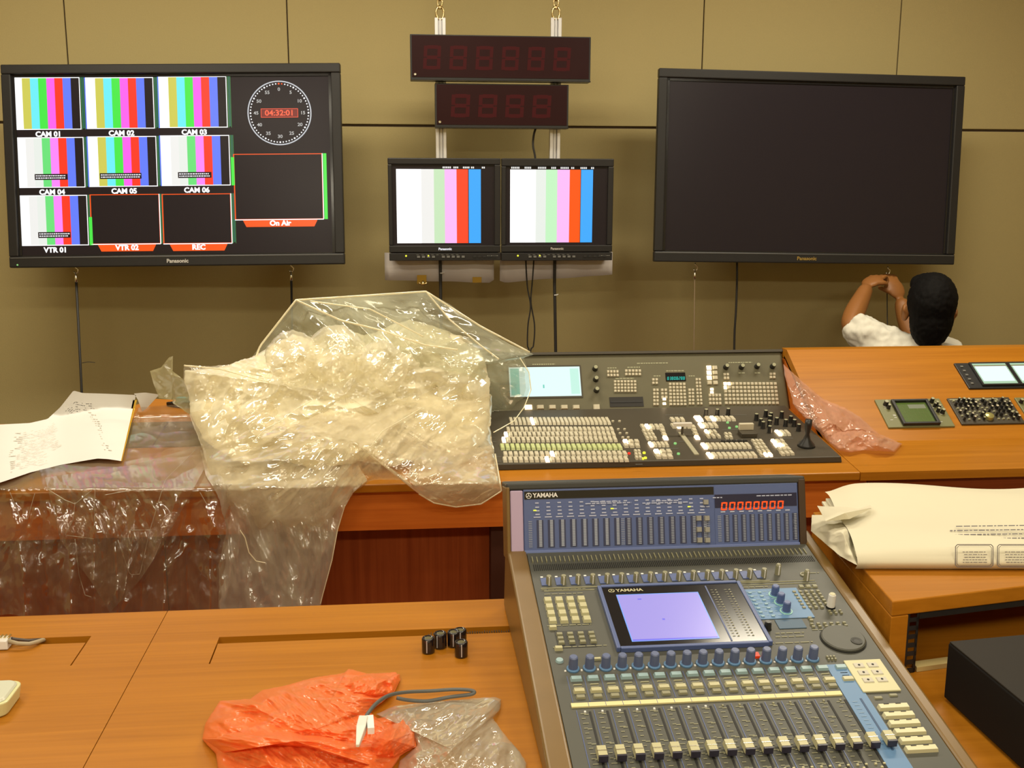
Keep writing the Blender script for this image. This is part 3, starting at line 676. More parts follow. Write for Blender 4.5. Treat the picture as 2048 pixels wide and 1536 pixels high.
for (x0, x1, y) in ((290, 415, 108), (868, 1040, 102), (1375, 1505, 98), (1030, 1128, 144), (705, 755, 128), (815, 885, 124), (750, 852, 186), (960, 1000, 172), (1155, 1188, 172), (1430, 1465, 155), (1520, 1550, 155)):
    a = GR.p(x0, y); b = GR.p(x1, y); x = a[0]
    while x < b[0]:
        l = random.uniform(.004, .010); rect(mb, x, min(x+l, b[0]), a[1]-.0016, a[1]+.0016, .0006); x += l+.0018
tag(mb.build('lettering', M['knobt'], rear), kind='stuff')

# ---------------------------------------------------------------- instruments set in the sloping desk (right)
c1 = lambda x, y: (1560+x/4.197, 690+y/4.197)
def panelbox(name, label, cat, TL, TR, BR, BL, m_):
    P = [FI.px(*c1(*q)) for q in (TL, TR, BR, BL)]
    x0 = (P[0][0]+P[3][0])/2; x1 = (P[1][0]+P[2][0])/2; y1 = (P[0][1]+P[1][1])/2; y0 = (P[2][1]+P[3][1])/2
    t = thing(name, label, cat, Frame(FI.w((x0+x1)/2, (y0+y1)/2), FI.u, FI.v))
    w_, h = (x1-x0)/2, (y1-y0)/2
    MB().box(-w_, w_, -h, h, -.0005, .006).build('front_plate', m_, t, bevel=.0015)
    return t, w_, h
M['scope'] = mat('greygreen_metal', lin(118, 118, 78), .45); M['phos'] = emis('green_phosphor_dim', (.10, .14, .025), 1.0)
t, w_, h = panelbox('waveform_monitor', 'waveform monitor with green screen set in the sloping desk', 'instrument', (790, 465), (1345, 465), (1455, 695), (905, 705), M['scope'])
mb = MB()
for q in ((-w_*.52, w_*.52, h*.70, h*.82), (-w_*.52, w_*.52, -h*.92, -h*.80), (-w_*.56, -w_*.48, -h*.92, h*.82), (w_*.48, w_*.56, -h*.92, h*.82)): mb.box(*q, .006, .016)
mb.build('screen_surround', M['black'], t, bevel=.001)
mb = MB(); mb.mat(0); rect(mb, -w_*.49, w_*.49, -h*.82, h*.72, .0068); mb.mat(1)
for k in range(7): rect(mb, -w_*.42+k*w_*.14-.0003, -w_*.42+k*w_*.14+.0003, -h*.7, h*.6, .0070)
for k in range(5): rect(mb, -w_*.44, w_*.44, -h*.6+k*h*.28-.0003, -h*.6+k*h*.28+.0003, .0070)
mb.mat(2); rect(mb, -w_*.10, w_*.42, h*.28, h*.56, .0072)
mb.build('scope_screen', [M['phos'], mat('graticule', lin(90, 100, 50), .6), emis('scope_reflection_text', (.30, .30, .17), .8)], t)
for (a, b, r) in ((-.75, .6, .007), (-.72, .35, .005), (.70, .75, .006), (.78, .5, .005), (.80, .25, .005), (.72, .05, .005), (.84, -.05, .006), (.70, .4, .004)):
    knob(t, a*w_, b*h, .006, r, .014, [M['knob'], M['knobt']])
mb = MB()
for k in range(14):
    x = random.choice((-.8, -.65, .65, .8, .9))*w_; y = random.uniform(-.8, .6)*h; rect(mb, x-.004, x+.004, y-.0007, y+.0007, .0064)
tag(mb.build('lettering', M['white'], t), kind='stuff')
t, w_, h = panelbox('audio_control_panel', 'panel crowded with small knobs right of the waveform monitor', 'instrument', (1395, 460), (1925, 448), (2040, 665), (1525, 680), M['sw2'])
for j in range(6):
    for i in range(12):
        x = -w_*.86+i*w_*.155; y = h*.72-j*h*.28
        if abs(x+w_*.05) < .016 and y < -h*.2: continue
        if random.random() < .62: knob(t, x, y, .006, random.uniform(.0032, .005), random.uniform(.008, .014), [M['knob'], random.choice((M['knobt'], M['key'], M['knob']))])
        else: place('button', keymesh(.007, .004, .004, M['knobt']), t, (x, y, .006))
mb = MB(); mb.lathe(-w_*.05, -h*.55, [(.013, .006), (.012, .016), (.004, .018)], 20); mb.build('dial', mat('brassy_dial', lin(190, 185, 120), .3, .6), t)
mb = MB(); mb.box(-w_*.95, w_*.6, h*.84, h*.9, .006, .0065); mb.build('legend_strip', M['knobt'], t)
t, w_, h = panelbox('scope_unit', 'small dark panel cut off by the right edge of the picture', 'instrument', (1978, 455), (2500, 440), (2610, 660), (2090, 672), M['scope'])
for (a, b, r) in ((-.9, .6, .006), (-.85, .1, .006), (-.8, -.5, .006)): knob(t, a*w_, b*h, .006, r, .012, [M['knob'], M['knobt']])
mb = MB(); mb.box(-w_*.6, w_*.6, -h*.8, h*.8, .006, .009); mb.build('screen_surround', M['black'], t)
t, w_, h = panelbox('twin_screen_panel', 'black rack panel with two small white screens, upper right of the sloping desk', 'monitor', (1455, 162), (2560, 150), (2690, 362), (1580, 372), M['black'])
x = FI.px(*c1(1580, 265))[0]-FI.px(*c1(1455+62, 265))[0]
for k in range(2):
    a = FI.px(*c1(1600+k*330, 185)); b = FI.px(*c1(1965+k*322, 358)); O = FI.px(*c1((1455+2560)/2+60, 262))
    cxy = ((1455+1580)/4, 0)
    c0 = FI.px(*c1(1518, 265))[0]
    u0 = -w_+ (FI.px(*c1(1650+k*322, 265))[0]-c0); u1 = -w_+(FI.px(*c1(1935+k*322, 265))[0]-c0)
    mb = MB(); mb.box(u0-.006, u1+.006, -h*.86, h*.92, .006, .012); mb.build('screen_bezel', M['black'], t)
    mb = MB(); mb.mat(0); rect(mb, u0, u1, -h*.78, h*.80, .0122); mb.mat(1); rect(mb, u0+.004, u1-.004, -h*.60, h*.62, .0124); mb.mat(2); rect(mb, u0, u1, h*.58, h*.66, .0126)
    mb.build('small_screen', [emis('mint_edge_glow', (.42, .62, .42)), emis('bluish_white_glow', (.80, .90, .95), 1.05), M['scope']], t)
for k in range(5): MB().box(-w_+.012, -w_+.02, -h*.7+k*h*.33, -h*.6+k*h*.33, .006, .009).build('button', M['grayp'], t)

# dark strip recessed in the left of the console and things near it
a = FS.px(238, 848); b = FS.px(420, 893)
t = thing('blank_rack_panel', 'dark rack panel set in the desk under plastic, right of the paper', 'panel', Frame(FS.w((a[0]+b[0]+.2)/2, (a[1]+b[1])/2), FS.u, FS.v))
w_ = (b[0]+.2-a[0])/2; h = (a[1]-b[1])/2
MB().box(-w_, w_, -h, h, .0005, .004).build('plate', mat('grey_green_panel', lin(88, 84, 58), .4, noise=.3, nscale=8), t)
for s in (-1, 1):
    for q in (-.6, .6): mb = MB(); mb.lathe(s*(w_-.01), q*h, [(.004, .004), (.003, .006)], 8); mb.build('screw', M['chrome'], t)
MB().box(-w_*.45, -w_*.43, -h, h, .004, .0048).build('divider', M['black'], t)
P = FS.w(*FS.px(366, 815)); t = thing('tape_dispenser', 'small dark object with a blue top at the back of the desk, half under plastic', 'tool', Frame(P, FS.u, FS.v))
mb = MB(); mb.prism([(-.05, .012), (-.01, -.008), (.045, -.012), (.055, .0), (.03, .012), (-.03, .02)], .0005, .014); mb.build('base', M['blackg'], t, bevel=.002)
mb = MB(); mb.prism([(-.02, .004), (.02, .0), (.025, .01), (-.012, .014)], .014, .03); mb.build('blue_top', mat('cyan_plastic', lin(60, 170, 190), .3), t, bevel=.002)

# ---------------------------------------------------------------- foreground desk
ZD = .74
fd = thing('front_desk', 'orange wood front desk in the foreground with two cable slots', 'desk', loc=(0, 0, 0))
YB = 1.777; YF = .55; XA = -1.5; XS = -.4155; XB = 1.75
def slot(x0, x1, px, pyb, pyf): return UZ(px, pyb, ZD)[1], UZ(px, pyf, ZD)[1]
# right board: slot from px 437 to 1012
s0 = UZ(437, 1278, ZD)[0]; s1 = .17
yb1 = UZ(600, 1268, ZD)[1]; yf1 = UZ(600, 1281, ZD)[1]; yl = UZ(410, 1328, ZD)[1]
TH = .025
def slab(x0, x1, y0, y1, nm='board', b=.0006): return MB().box(x0, x1, y0, y1, ZD-TH, ZD).build(nm, M['oak'], fd, bevel=b)
def worktop(xa, xb, sa, sb, yb_, yf_, yl_, cut):
    # one board with a slot and a side slit: built of abutting faces in one mesh
    mb = MB()
    mb.box(xa, xb, yb_, YB, ZD-TH, ZD)
    for a, b, c, d in cut: mb.box(a, b, c, d, ZD-TH, ZD)
    return mb.build('board', M['oak'], fd)
g = .0022
worktop(XS+.0006, XB, s0, s1, yb1, yf1, yl, ((XS+.0006, s0, yl, yb1), (s1, XB, yl, yb1), (XS+.0006, XB, YF, yl), (s0+g, s1, yl, yf1)))
s2 = UZ(180, 1276, ZD)[0]; yb2 = UZ(100, 1275, ZD)[1]; yf2 = UZ(100, 1288, ZD)[1]; yl2 = UZ(145, 1331, ZD)[1]
worktop(XA, XS-.0006, XA+.2, s2, yb2, yf2, yl2, ((s2, XS-.0006, yl2, yb2), (XA, XS-.0006, YF, yl2), (XA, s2-g, yl2, yf2)))
MB().box(XA, XB, YF+.02, YB-.01, ZD-TH-.06, ZD-TH-.03).build('cable_tray', M['slotd'], fd)
MB().box(XA, XB, YB-.022, YB-.004, 0, ZD-TH).build('back_panel', M['oakd'], fd)
for x in (XA, XB-.02): MB().box(x, x+.02, YF, YB-.022, 0, ZD-TH).build('side_panel', M['oakd'], fd)
mb = MB()
for k in range(34):
    x = s1-.14+k*.004; mb.box(x, x+.0012, yf1, yf1+random.uniform(.004, .008), ZD-.006, ZD+random.uniform(.0005, .002))
tag(mb.build('brush_strip', M['knob'], fd), kind='stuff')

# ---------------------------------------------------------------- rack pod on the right
pod = thing('rack_pod', 'orange wood rack pod right of the mixer, white paper on its top', 'cabinet', loc=(0, 0, 0))
PZ = .862
fl = UZ(1785, 1203, PZ); fr_ = UZ(2048, 1172, PZ); bk = UZ(1626, 1024, PZ)
dx = fr_[:2]-fl[:2]; frx = fl[:2]+dx*2.4; bkr = bk[:2]+dx*2.5
fl2 = fl[:2]; bk2 = bk[:2]
def lerp2(a, b, t_): return a+(b-a)*t_
exy = dx/np.linalg.norm(dx); exd = (bk2-fl2)/np.linalg.norm(bk2-fl2)
MB().prism([tuple(fl2), tuple(frx), tuple(bkr), tuple(bk2)], PZ-.024, PZ).build('top', M['oak'], pod, bevel=.002)
th = .030
a, b, c, d = fl2, fl2+exy*th, bk2+exy*th, bk2
MB().prism([tuple(a), tuple(b), tuple(c), tuple(d)], ZD+.0005, PZ-.0245).build('side', M['oak'], pod, bevel=.0015)
a = frx-exy*th; MB().prism([tuple(a), tuple(frx), tuple(bkr), tuple(bkr-exy*th)], ZD+.0005, PZ-.0245).build('side', M['oak'], pod, bevel=.0015)
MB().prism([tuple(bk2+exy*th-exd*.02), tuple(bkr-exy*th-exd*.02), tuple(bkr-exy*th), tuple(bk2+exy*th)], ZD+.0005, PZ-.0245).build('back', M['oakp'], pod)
# rack rail with square holes
q0 = fl2+exy*(th+.0005)+exd*.004
mb = MB()
hz = (PZ-.026-ZD)
for k in range(7):
    z0 = ZD+.001+hz*k/7
    mb.prism([tuple(q0), tuple(q0+exy*.004), tuple(q0+exy*.004+exd*.02), tuple(q0+exd*.02)], z0, z0+hz/7)
    mb.prism([tuple(q0+exy*.004), tuple(q0+exy*.020), tuple(q0+exy*.020+exd*.002), tuple(q0+exy*.004+exd*.002)], z0, z0+hz/14)
mb.prism([tuple(q0+exy*.016), tuple(q0+exy*.020), tuple(q0+exy*.020+exd*.002), tuple(q0+exy*.016+exd*.002)], ZD+.001, ZD+hz)
mb.build('rack_rail', M['black'], pod)
q1 = fl2+exy*(th+.022)+exd*.006
MB().prism([tuple(q1), tuple(frx-exy*(th+.002)+exd*.006), tuple(frx-exy*(th+.002)+exd*.016), tuple(q1+exd*.01)], PZ-.036, PZ-.0250).build('rack_strip', M['black'], pod)
q2 = fl2+exy*(th+.024)+exd*.004
MB().prism([tuple(q2), tuple(q2+exy*.09), tuple(q2+exy*.09+exd*.02), tuple(q2+exd*.02)], ZD+.0005, ZD+.008).build('pale_ledge', mat('cream_edge', lin(210, 190, 130), .5), pod)
# black rack unit in front
e = [UZ(1897, 1282, .832), UZ(2056, 1262, .832), UZ(2056, 1410, .832)]
bx = thing('rack_unit', 'black rack unit box standing on the desk in front of the pod', 'electronics', loc=(0, 0, 0))
A_ = e[0][:2]; dirL = (e[2]-e[0])[:2]; dirL = np.array([.02, -1.0]); dirR = np.array([1.0, .10])
ply = [tuple(A_+dirL*.42), tuple(A_+dirL*.42+dirR*.42), tuple(A_+dirR*.42), tuple(A_)]
M['matteb'] = mat('matte_black_steel', (.007, .006, .006), .7, spec=.2, noise=.1, nscale=200)
MB().prism(ply, ZD+.006, .829).build('case', M['matteb'], bx, bevel=.002)
MB().prism([tuple(np.array(p)+np.array(q)) for p, q in zip(ply, ((.001, .001), (-.001, .001), (-.001, -.001), (.001, -.001)))], .8292, .832).build('lid', mat('dark_steel_lid', (.016, .013, .010), .6, spec=.25), bx, bevel=.001)
for (i, j) in ((.03, .03), (.38, .03), (.03, .38), (.38, .38)):
    p = A_+dirR*i+dirL*j; mb = MB(); mb.lathe(p[0], p[1], [(.010, ZD+.0004), (.011, ZD+.0062)], 12); mb.build('foot', M['black'], bx)

# ---------------------------------------------------------------- digital mixer
FM = tilt((.18, 1.665, .86), 10.5)
mx = thing('digital_mixer', 'grey digital audio mixer with meter bridge, lilac screen and rows of faders', 'mixing console', FM)
M['mix'] = mat('mixer_grey', lin(78, 79, 72), .48, noise=.06, nscale=25); M['mixd'] = mat('mixer_dark_grey', lin(52, 53, 50), .5)
M['mixb'] = mat('mixer_blue', lin(96, 134, 176), .45); M['mixn'] = mat('mixer_navy', lin(82, 98, 146), .4)
M['brownpad'] = mat('brown_side_pad', lin(118, 92, 48), .35, noise=.12, nscale=20); M['ykey'] = mat('cream_yellow_key', lin(188, 184, 146), .4)
M['bkey'] = mat('pale_blue_key', lin(150, 178, 185), .4); M['gkey'] = mat('small_grey_key', lin(140, 138, 112), .45); M['ink'] = mat('pale_ink', lin(150, 148, 118), .6)
M['slot'] = mat('fader_slot_black', (.012, .012, .012), .6)
s10, c10 = math.sin(R_(10.5)), math.cos(R_(10.5))
def body_pt(v, z): # world z -> local n for given v
    return (z-.86-v*s10)/c10
# body: side outline in (v, n)
VB, VF = .035, -.61
prof = [(VB, body_pt(VB, ZD+.0015)), (VB, -.002), (VF, -.002), (VF, body_pt(VF, ZD+.0015)-.0005)]
MB().sweepx(prof, .016, .497).build('chassis', M['mixd'], mx)
MB().box(.016, .497, VF, VB, -.002, 0).build('top_panel', M['mix'], mx)
for (a, b) in ((-.016, .0155), (.4975, .517)):
    p2 = [(VB+.02, body_pt(VB+.02, ZD+.0015)), (VB+.02, .003), (VF-.01, .003), (VF-.01, body_pt(VF-.01, ZD+.0015))]
    MB().sweepx(p2, a, b).build('side_pad', M['brownpad'], mx, bevel=.005, seg=3)
def mp(f, x, y, h=0): return FM.px(*f(x, y), h)
c8 = lambda x, y: (1040+x/3.103, 1120+y/3.103)
c5 = lambda x, y: (1460+x/5.487, 1140+y/5.487)
cR = lambda x, y: (1660+x/6.507, 1300+y/6.507)
c9 = lambda x, y: (1060+x/6.98, 1120+y/6.98)
c7 = lambda x, y: (1000+x/3.2, 940+y/3.2)
cI = lambda x, y: (x, y)
# top strip of vents and legends
mb = MB()
for i in range(62):
    x = .022+i*.0076; mb.box(x, x+.0014, -.022, -.006, 0, .0022 if i % 3 else .003)
mb.build('vent_ribs', M['ink'], mx)['kind'] = 'stuff'
mb = MB()
for i in range(150):
    x = .022+i*.00315; mb.box(x, x+.0011, -.046, -.028, 0, .0008)
mb.build('vent_slots', M['slot'], mx)['kind'] = 'stuff'
PIT = .02335; ENC0 = .037
for i in range(16):
    x = ENC0+i*PIT
    mb = MB(); mb.mat(0).box(x-.0085, x+.0035, -.092, -.070, 0, .0015); mb.mat(1).box(x-.008, x-.004, -.071, -.068, .0015, .0028)
    mb.build('switch_plate', [M['mixn'], M['white']], mx)
    mb = MB(); mb.mat(0).lathe(x+.003, -.088, [(.0045, 0), (.0045, .012), (.0038, .016)], 10); mb.mat(1).box(x+.0022, x+.0038, -.0930, -.0915, .001, .0155)
    mb.build('gain_knob', [M['gkey'], M['white']], mx)
for (x, y) in ((1555, 1148), (1612, 1160)):
    u, v = FM.px(x, y); mb = MB(); mb.mat(0).lathe(u, v, [(.005, 0), (.0045, .016), (.003, .019)], 10); mb.mat(1).box(u-.001, u+.001, v-.0052, v-.0042, .001, .018); mb.build('gain_knob', [M['gkey'], M['white']], mx)
mb = MB(); mb.box(.026, .397, -.1005, -.0985, 0, .0008); mb.box(.030, .110, -.108, -.1065, 0, .0006); mb.box(.345, .470, -.1045, -.103, 0, .0008); mb.box(.345, .470, -.111, -.110, 0, .0008)
mb.build('legend_line', M['ink'], mx)['kind'] = 'stuff'
# 4 x 4 keys
def mgrid(TL, TR, BR, BL, nc, nr, name, m_, f=cI, fill=.75, h=.0035, joined=False):
    P = [mp(f, *q) for q in (TL, TR, BR, BL)]
    x0 = (P[0][0]+P[3][0])/2; x1 = (P[1][0]+P[2][0])/2; y1 = (P[0][1]+P[1][1])/2; y0 = (P[2][1]+P[3][1])/2
    wu = (x1-x0)/nc*fill; wd = (y1-y0)/nr*fill; mb = MB()
    for j in range(nr):
        for i in range(nc):
            u = x0+(i+.5)*(x1-x0)/nc; v = y1-(j+.5)*(y1-y0)/nr
            if joined: mb.box(u-wu/2, u+wu/2, v-wd/2, v+wd/2, 0, h, top=.85)
            else: place(name, keymesh(wu, wd, h, m_), mx, (u, v, 0))
    if joined: tag(mb.build(name+'_block', m_, mx), kind='stuff')
mgrid((170, 530), (790, 520), (880, 895), (235, 905), 4, 4, 'key', M['ykey'], c9, fill=.72, h=.005)
u, v = mp(c9, 320, 960); place('key', keymesh(.012, .007, .005, M['ykey']), mx, (u, v, 0))
u, v = mp(c9, 400, 1250); place('key', keymesh(.012, .007, .005, M['ykey']), mx, (u, v, 0))
a = mp(c9, 340, 1000); b = mp(c9, 990, 1210); MB().box(a[0], b[0]-.006, b[1], a[1], 0, .0006).build('key_field', M['mixd'], mx)
mgrid((340, 1020), (920, 1010), (970, 1180), (360, 1200), 4, 3, 'key', M['gkey'], c9, fill=.62, h=.004)
mb = MB()
for (x0, x1, y) in ((200, 740, 485), (240, 860, 925), (320, 1080, 1225), (160, 780, 425)):
    a = mp(c9, x0, y); b = mp(c9, x1, y); x = a[0]
    while x < b[0]: l = random.uniform(.005, .012); rect(mb, x, min(x+l, b[0]), a[1]-.0008, a[1]+.0008, .0008); x += l+.002
tag(mb.build('lettering', M['ink'], mx), kind='stuff')
# lcd unit
lc = MB(); lc.box(.116, .342, -.270, -.110, 0, .006); lcd = lc.build('lcd_housing', M['blackg'], mx, bevel=.002)
mb = MB(); mb.box(.114, .120, -.272, -.108, 0, .008); mb.box(.338, .344, -.272, -.108, 0, .008); mb.box(.120, .338, -.112, -.106, 0, .008); mb.box(.120, .338, -.274, -.268, 0, .008)
mb.build('lcd_rim', M['mixn'], lcd, bevel=.001)
mb = MB(); mb.mat(0); rect(mb, .139, .269, -.257, -.134, .0064); mb.mat(1); rect(mb, .139, .269, -.1355, -.134, .0065); rect(mb, .139, .1405, -.257, -.134, .0065); rect(mb, .139, .269, -.257, -.2555, .0065); rect(mb, .2675, .269, -.257, -.134, .0065)
mb.mat(2); rect(mb, .141, .267, -.2555, -.252, .00655); rect(mb, .196, .200, -.206, -.202, .00655); rect(mb, .17, .176, -.150, -.147, .00655)
mb.build('lcd_screen', [emis('lilac_glow', (.40, .34, .80), 1.0), emis('cyan_rim_glow', (.20, .42, .95)), emis('violet_glow', (.20, .18, .85))], lcd)
def logo(par, x, y, s, z, m_):
    mb = MB(); n = 18
    for k in range(n):
        a = 2*math.pi*k/n; b = 2*math.pi*(k+1)/n
        mb.add([(x+s*.5*math.cos(q)*r, y+s*.5*math.sin(q)*r, z) for q, r in ((a, 1), (b, 1), (b, .8), (a, .8))], [(0, 1, 2, 3)])
    for k in range(3):
        an = math.pi/2+k*2*math.pi/3; ca, sa = math.cos(an), math.sin(an)
        for w0, l0, l1 in ((s*.05, 0, .42),):
            mb.add([(x+ca*s*l0-sa*w0, y+sa*s*l0+ca*w0, z), (x+ca*s*l0+sa*w0, y+sa*s*l0-ca*w0, z), (x+ca*s*l1+sa*w0, y+sa*s*l1-ca*w0, z), (x+ca*s*l1-sa*w0, y+sa*s*l1+ca*w0, z)], [(0, 1, 2, 3)])
    mb.build('emblem', m_, par)
    mb = MB(); put_text(mb, 'YAMAHA', s*1.05, x+s*.72, y, z, align='LEFT', bold=.0003, sx=.98); mb.build('logo', m_, par)
logo(lcd, .134, -.1225, .0100, .0066, M['ykey'])
mb = MB(); mb.box(.284, .286, -.264, -.118, .006, .0068); mb.build('divider', M['mixn'], lcd)
mb = MB()
for c_ in range(2):
    for k in range(19):
        x = .298+c_*.022; y = -.130-k*.0068; s_ = .0022
        mb.add([(x-s_, y-s_*.6, .0066), (x+s_, y-s_*.6, .0066), (x+s_*.6, y+s_*.8, .0066)], [(0, 1, 2)])
        rect(mb, x-.008, x-.004, y-.0006, y+.0006, .0066)
tag(mb.build('meter_dots', M['gkey'], lcd), kind='stuff')
# blue equaliser field
a = mp(c5, 110, 195); b = mp(c5, 830, 490)
eq = MB().box(.345, .432, -.206, -.124, 0, .0012).build('blue_field', M['mixb'], mx)
MB().box(.368, .410, -.232, -.209, 0, .0012).build('blue_field', mat('slate_blue', lin(72, 98, 122), .5), mx)
mb = MB()
for j in range(7):
    y = -.132-j*.0108; x = .348
    while x < .392: l = random.uniform(.003, .009); rect(mb, x, x+l, y-.0007, y+.0007, .0016); x += l+.003
    mb.box(.350, .355, y-.005, y-.002, .0012, .003); mb.box(.366, .371, y-.005, y-.002, .0012, .003)
tag(mb.build('lettering', mat('pale_blue_ink', lin(150, 180, 195), .6), eq), kind='stuff')
for (x, y) in ((490, 280), (550, 365), (615, 460)):
    u, v = mp(c5, x, y); mb = MB()
    mb.mat(1).lathe(u, v, [(.0098, .001), (.0098, .0022)], 20); mb.mat(2).lathe(u, v, [(.0078, .0022), (.0078, .003)], 20); mb.mat(0).lathe(u, v, [(.0062, .003), (.0058, .017), (.0045, .0185)], 16)
    mb.build('eq_knob', [M['mixn'], mat('mint_ring', lin(150, 205, 195), .4), M['mixb']], mx)
u, v = mp(c5, 410, 650); knob(mx, u, v, 0, .0055, .013, [M['knob'], M['knob']])
mgrid((680, 230), (1010, 225), (1090, 420), (770, 450), 5, 6, 'small_key', M['gkey'], c5, fill=.55, h=.003, joined=True)
mgrid((740, 170), (960, 160), (970, 205), (750, 215), 3, 1, 'key', M['gkey'], c5, fill=.7, h=.003)
mgrid((850, 520), (910, 520), (915, 575), (855, 575), 1, 2, 'key', M['gkey'], c5, fill=.7, h=.003)
mgrid((860, 590), (1280, 570), (1310, 630), (880, 650), 6, 2, 'small_key', M['gkey'], c5, fill=.5, h=.003, joined=True)
mgrid((1060, 450), (1230, 440), (1250, 490), (1080, 500), 3, 2, 'small_key', M['gkey'], c5, fill=.5, h=.003, joined=True)
mgrid((1050, 950), (1160, 945), (1170, 1000), (1060, 1005), 3, 2, 'small_key', M['gkey'], c5, fill=.6, h=.003, joined=True)
mb = MB()
for (x0, x1, y) in ((120, 420, 195), (500, 820, 700), (500, 820, 740), (440, 920, 810), (760, 960, 200), (780, 980, 40), (900, 1200, 660)):
    a = mp(c5, x0, y); b = mp(c5, x1, y); x = a[0]
    while x < b[0]: l = random.uniform(.006, .014); rect(mb, x, min(x+l, b[0]), a[1]-.0009, a[1]+.0009, .0008); x += l+.002
tag(mb.build('lettering', M['ink'], mx), kind='stuff')
u, v = FM.px(1608, 1150); mb = MB(); mb.lathe(u, v, [(.0065, 0), (.0065, .002), (.0045, .002), (.0045, .0005)], 16); mb.build('socket_ring', M['gkey'], mx)
u, v = FM.px(1661, 1215); mb = MB(); mb.mat(0).lathe(u, v, [(.0072, 0), (.0072, .003)], 14); mb.mat(1).lathe(u, v, [(.0062, .003), (.0055, .023), (.0045, .0245)], 14); mb.mat(2).lathe(u, v, [(.0045, .0245), (.004, .025)], 12)
mb.build('white_knob', [M['slot'], M['white'], M['ykey']], mx)
# jog wheel
u, v = mp(c5, 1240, 765); mb = MB(); r = .0335
mb.mat(0).lathe(u, v, [(r, 0), (r, .001)], 40); mb.mat(1).lathe(u, v, [(r*.955, .0010), (r*.955, .0035), (r*.90, .005), (r*.3, .0055)], 40)
j = mb.build('jog_wheel', [M['slot'], M['mix']], mx, smooth=False)
mb = MB(); mb.lathe(u+r*.45, v-r*.35, [(.0085, .0054), (.0085, .0062), (.0065, .0060), (.004, .0056)], 20); mb.build('finger_dimple', M['mixd'], j)
# encoder knobs
K0 = .0455
kmx = None
for i in range(16):
    x = K0+i*.02305; y = -.3065
    mb = MB(); mb.mat(1).lathe(x, y, [(.0092, 0), (.0092, .002), (.0080, .003)], 20); mb.mat(0).lathe(x, y, [(.0068, .003), (.0062, .020), (.0050, .0215)], 16)
    if kmx is None: M['knobb'] = mat('grey_blue_knob', lin(92, 104, 140), .4); M['ringb'] = mat('blue_knob_ring', lin(88, 128, 170), .35)
    kmx = mb.build('encoder_knob', [M['knobb'], M['ringb']], mx)
    place('led', keymesh(.0028, .0028, .0015, M['white']), mx, (x-.0115, y-.004, 0))
u, v = mp(c9, 410, 1400); mb = MB(); mb.lathe(u, v-.002, [(.006, 0), (.005, .003)], 12); mb.build('pad_key', M['bkey'], mx)
mb = MB(); mb.box(.392-.018*4-.012, .392-.018*4-.004, -.300, -.290, 0, .004); mb.build('red_key', mat('red_key', lin(180, 40, 10), .4, emit=(.5, .03, .0), estr=.6), mx)
place('key', keymesh(.012, .005, .003, M['ykey']), mx, (.083, -.287, 0))
# channel key rows
for i in range(17):
    x = K0+.001+i*.02335
    if i == 16: x = .4235
    for (y, w_, d, h, m_) in ((-.330, .0165, .0085, .0042, 'bkey'), (-.3415, .0125, .0022, .001, 'ink'), (-.3475, .0125, .0020, .001, 'gkey'), (-.3565, .0165, .0080, .0042, 'ykey'), (-.3685, .0130, .0070, .0030, 'gkey')):
        if i == 16 and y < -.36: continue
        place('key' if h > .002 else 'legend', keymesh(w_, d, h, M[m_]), mx, (x, y, 0))
mb = MB()
for i in range(17): x = .0345+i*.02335; mb.box(x-.0004, x+.0004, -.378, -.322, 0, .0006)
mb.build('strip_lines', M['mixn'], mx)['kind'] = 'stuff'
mb = MB(); mb.mat(0).box(.031, .402, -.3895, -.3815, 0, .0022); mb.mat(1)
for i in range(1, 16): x = .031+i*.0232; mb.box(x-.0003, x+.0003, -.3896, -.3814, .0022, .0024)
mb.build('scribble_strip', [mat('cream_strip', lin(225, 215, 160), .5), M['mixn']], mx)
# faders
FX0 = .0490
fcap = MB()
fcap.mat(0).box(-.0065, .0065, -.008, .012, .004, .0125, top=.86); fcap.mat(1).box(-.0060, .0060, -.0095, -.0065, .003, .0122); fcap.mat(2).box(-.0063, .0063, .0008, .0018, .0120, .0131); fcap.mat(1).box(-.0012, .0012, -.004, .004, 0, .004)
fmesh = fcap.mesh('fader_cap', [M['ykey'], mat('dark_navy_front', lin(48, 46, 62), .3), M['chrome']])
tick = MB()
for i in range(16):
    x = FX0+i*.0232
    MB().box(x+.0035, x+.0065, -.580, -.398, 0, .0006).build('fader_slot', M['slot'], mx)
    place('fader_cap', fmesh, mx, (x+.005, -.488, 0))
    for k in range(13):
        y = -.402-k*.0095; w_ = random.uniform(.004, .008)
        rect(tick, x-.008, x-.008+w_, y-.0006, y+.0006, .0008)
        if k % 3 == 0: rect(tick, x-.0035, x+.0025, y-.0025, y-.0012, .0008)
    place('led', keymesh(.003, .003, .0015, M['white'] if i < 8 else M['gkey']), mx, (x-.0015, -.3985, 0))
    mb = MB()
tag(tick.build('fader_scale', M['ink'], mx), kind='stuff')
mb = MB()
for i in range(15):
    x = FX0-.0125+i*.0232; mb.box(x-.0005, x+.0005, -.58, -.395, 0, .0007)
mb.build('channel_lines', M['mixn'], mx)['kind'] = 'stuff'
for k in range(16):
    for j_ in range(3):
        place('small_key', keymesh(.0035, .0025, .002, M['ykey']), mx, (FX0-.005+k*.0232+j_*.0055, -.522-(j_ % 2)*.006, 0))
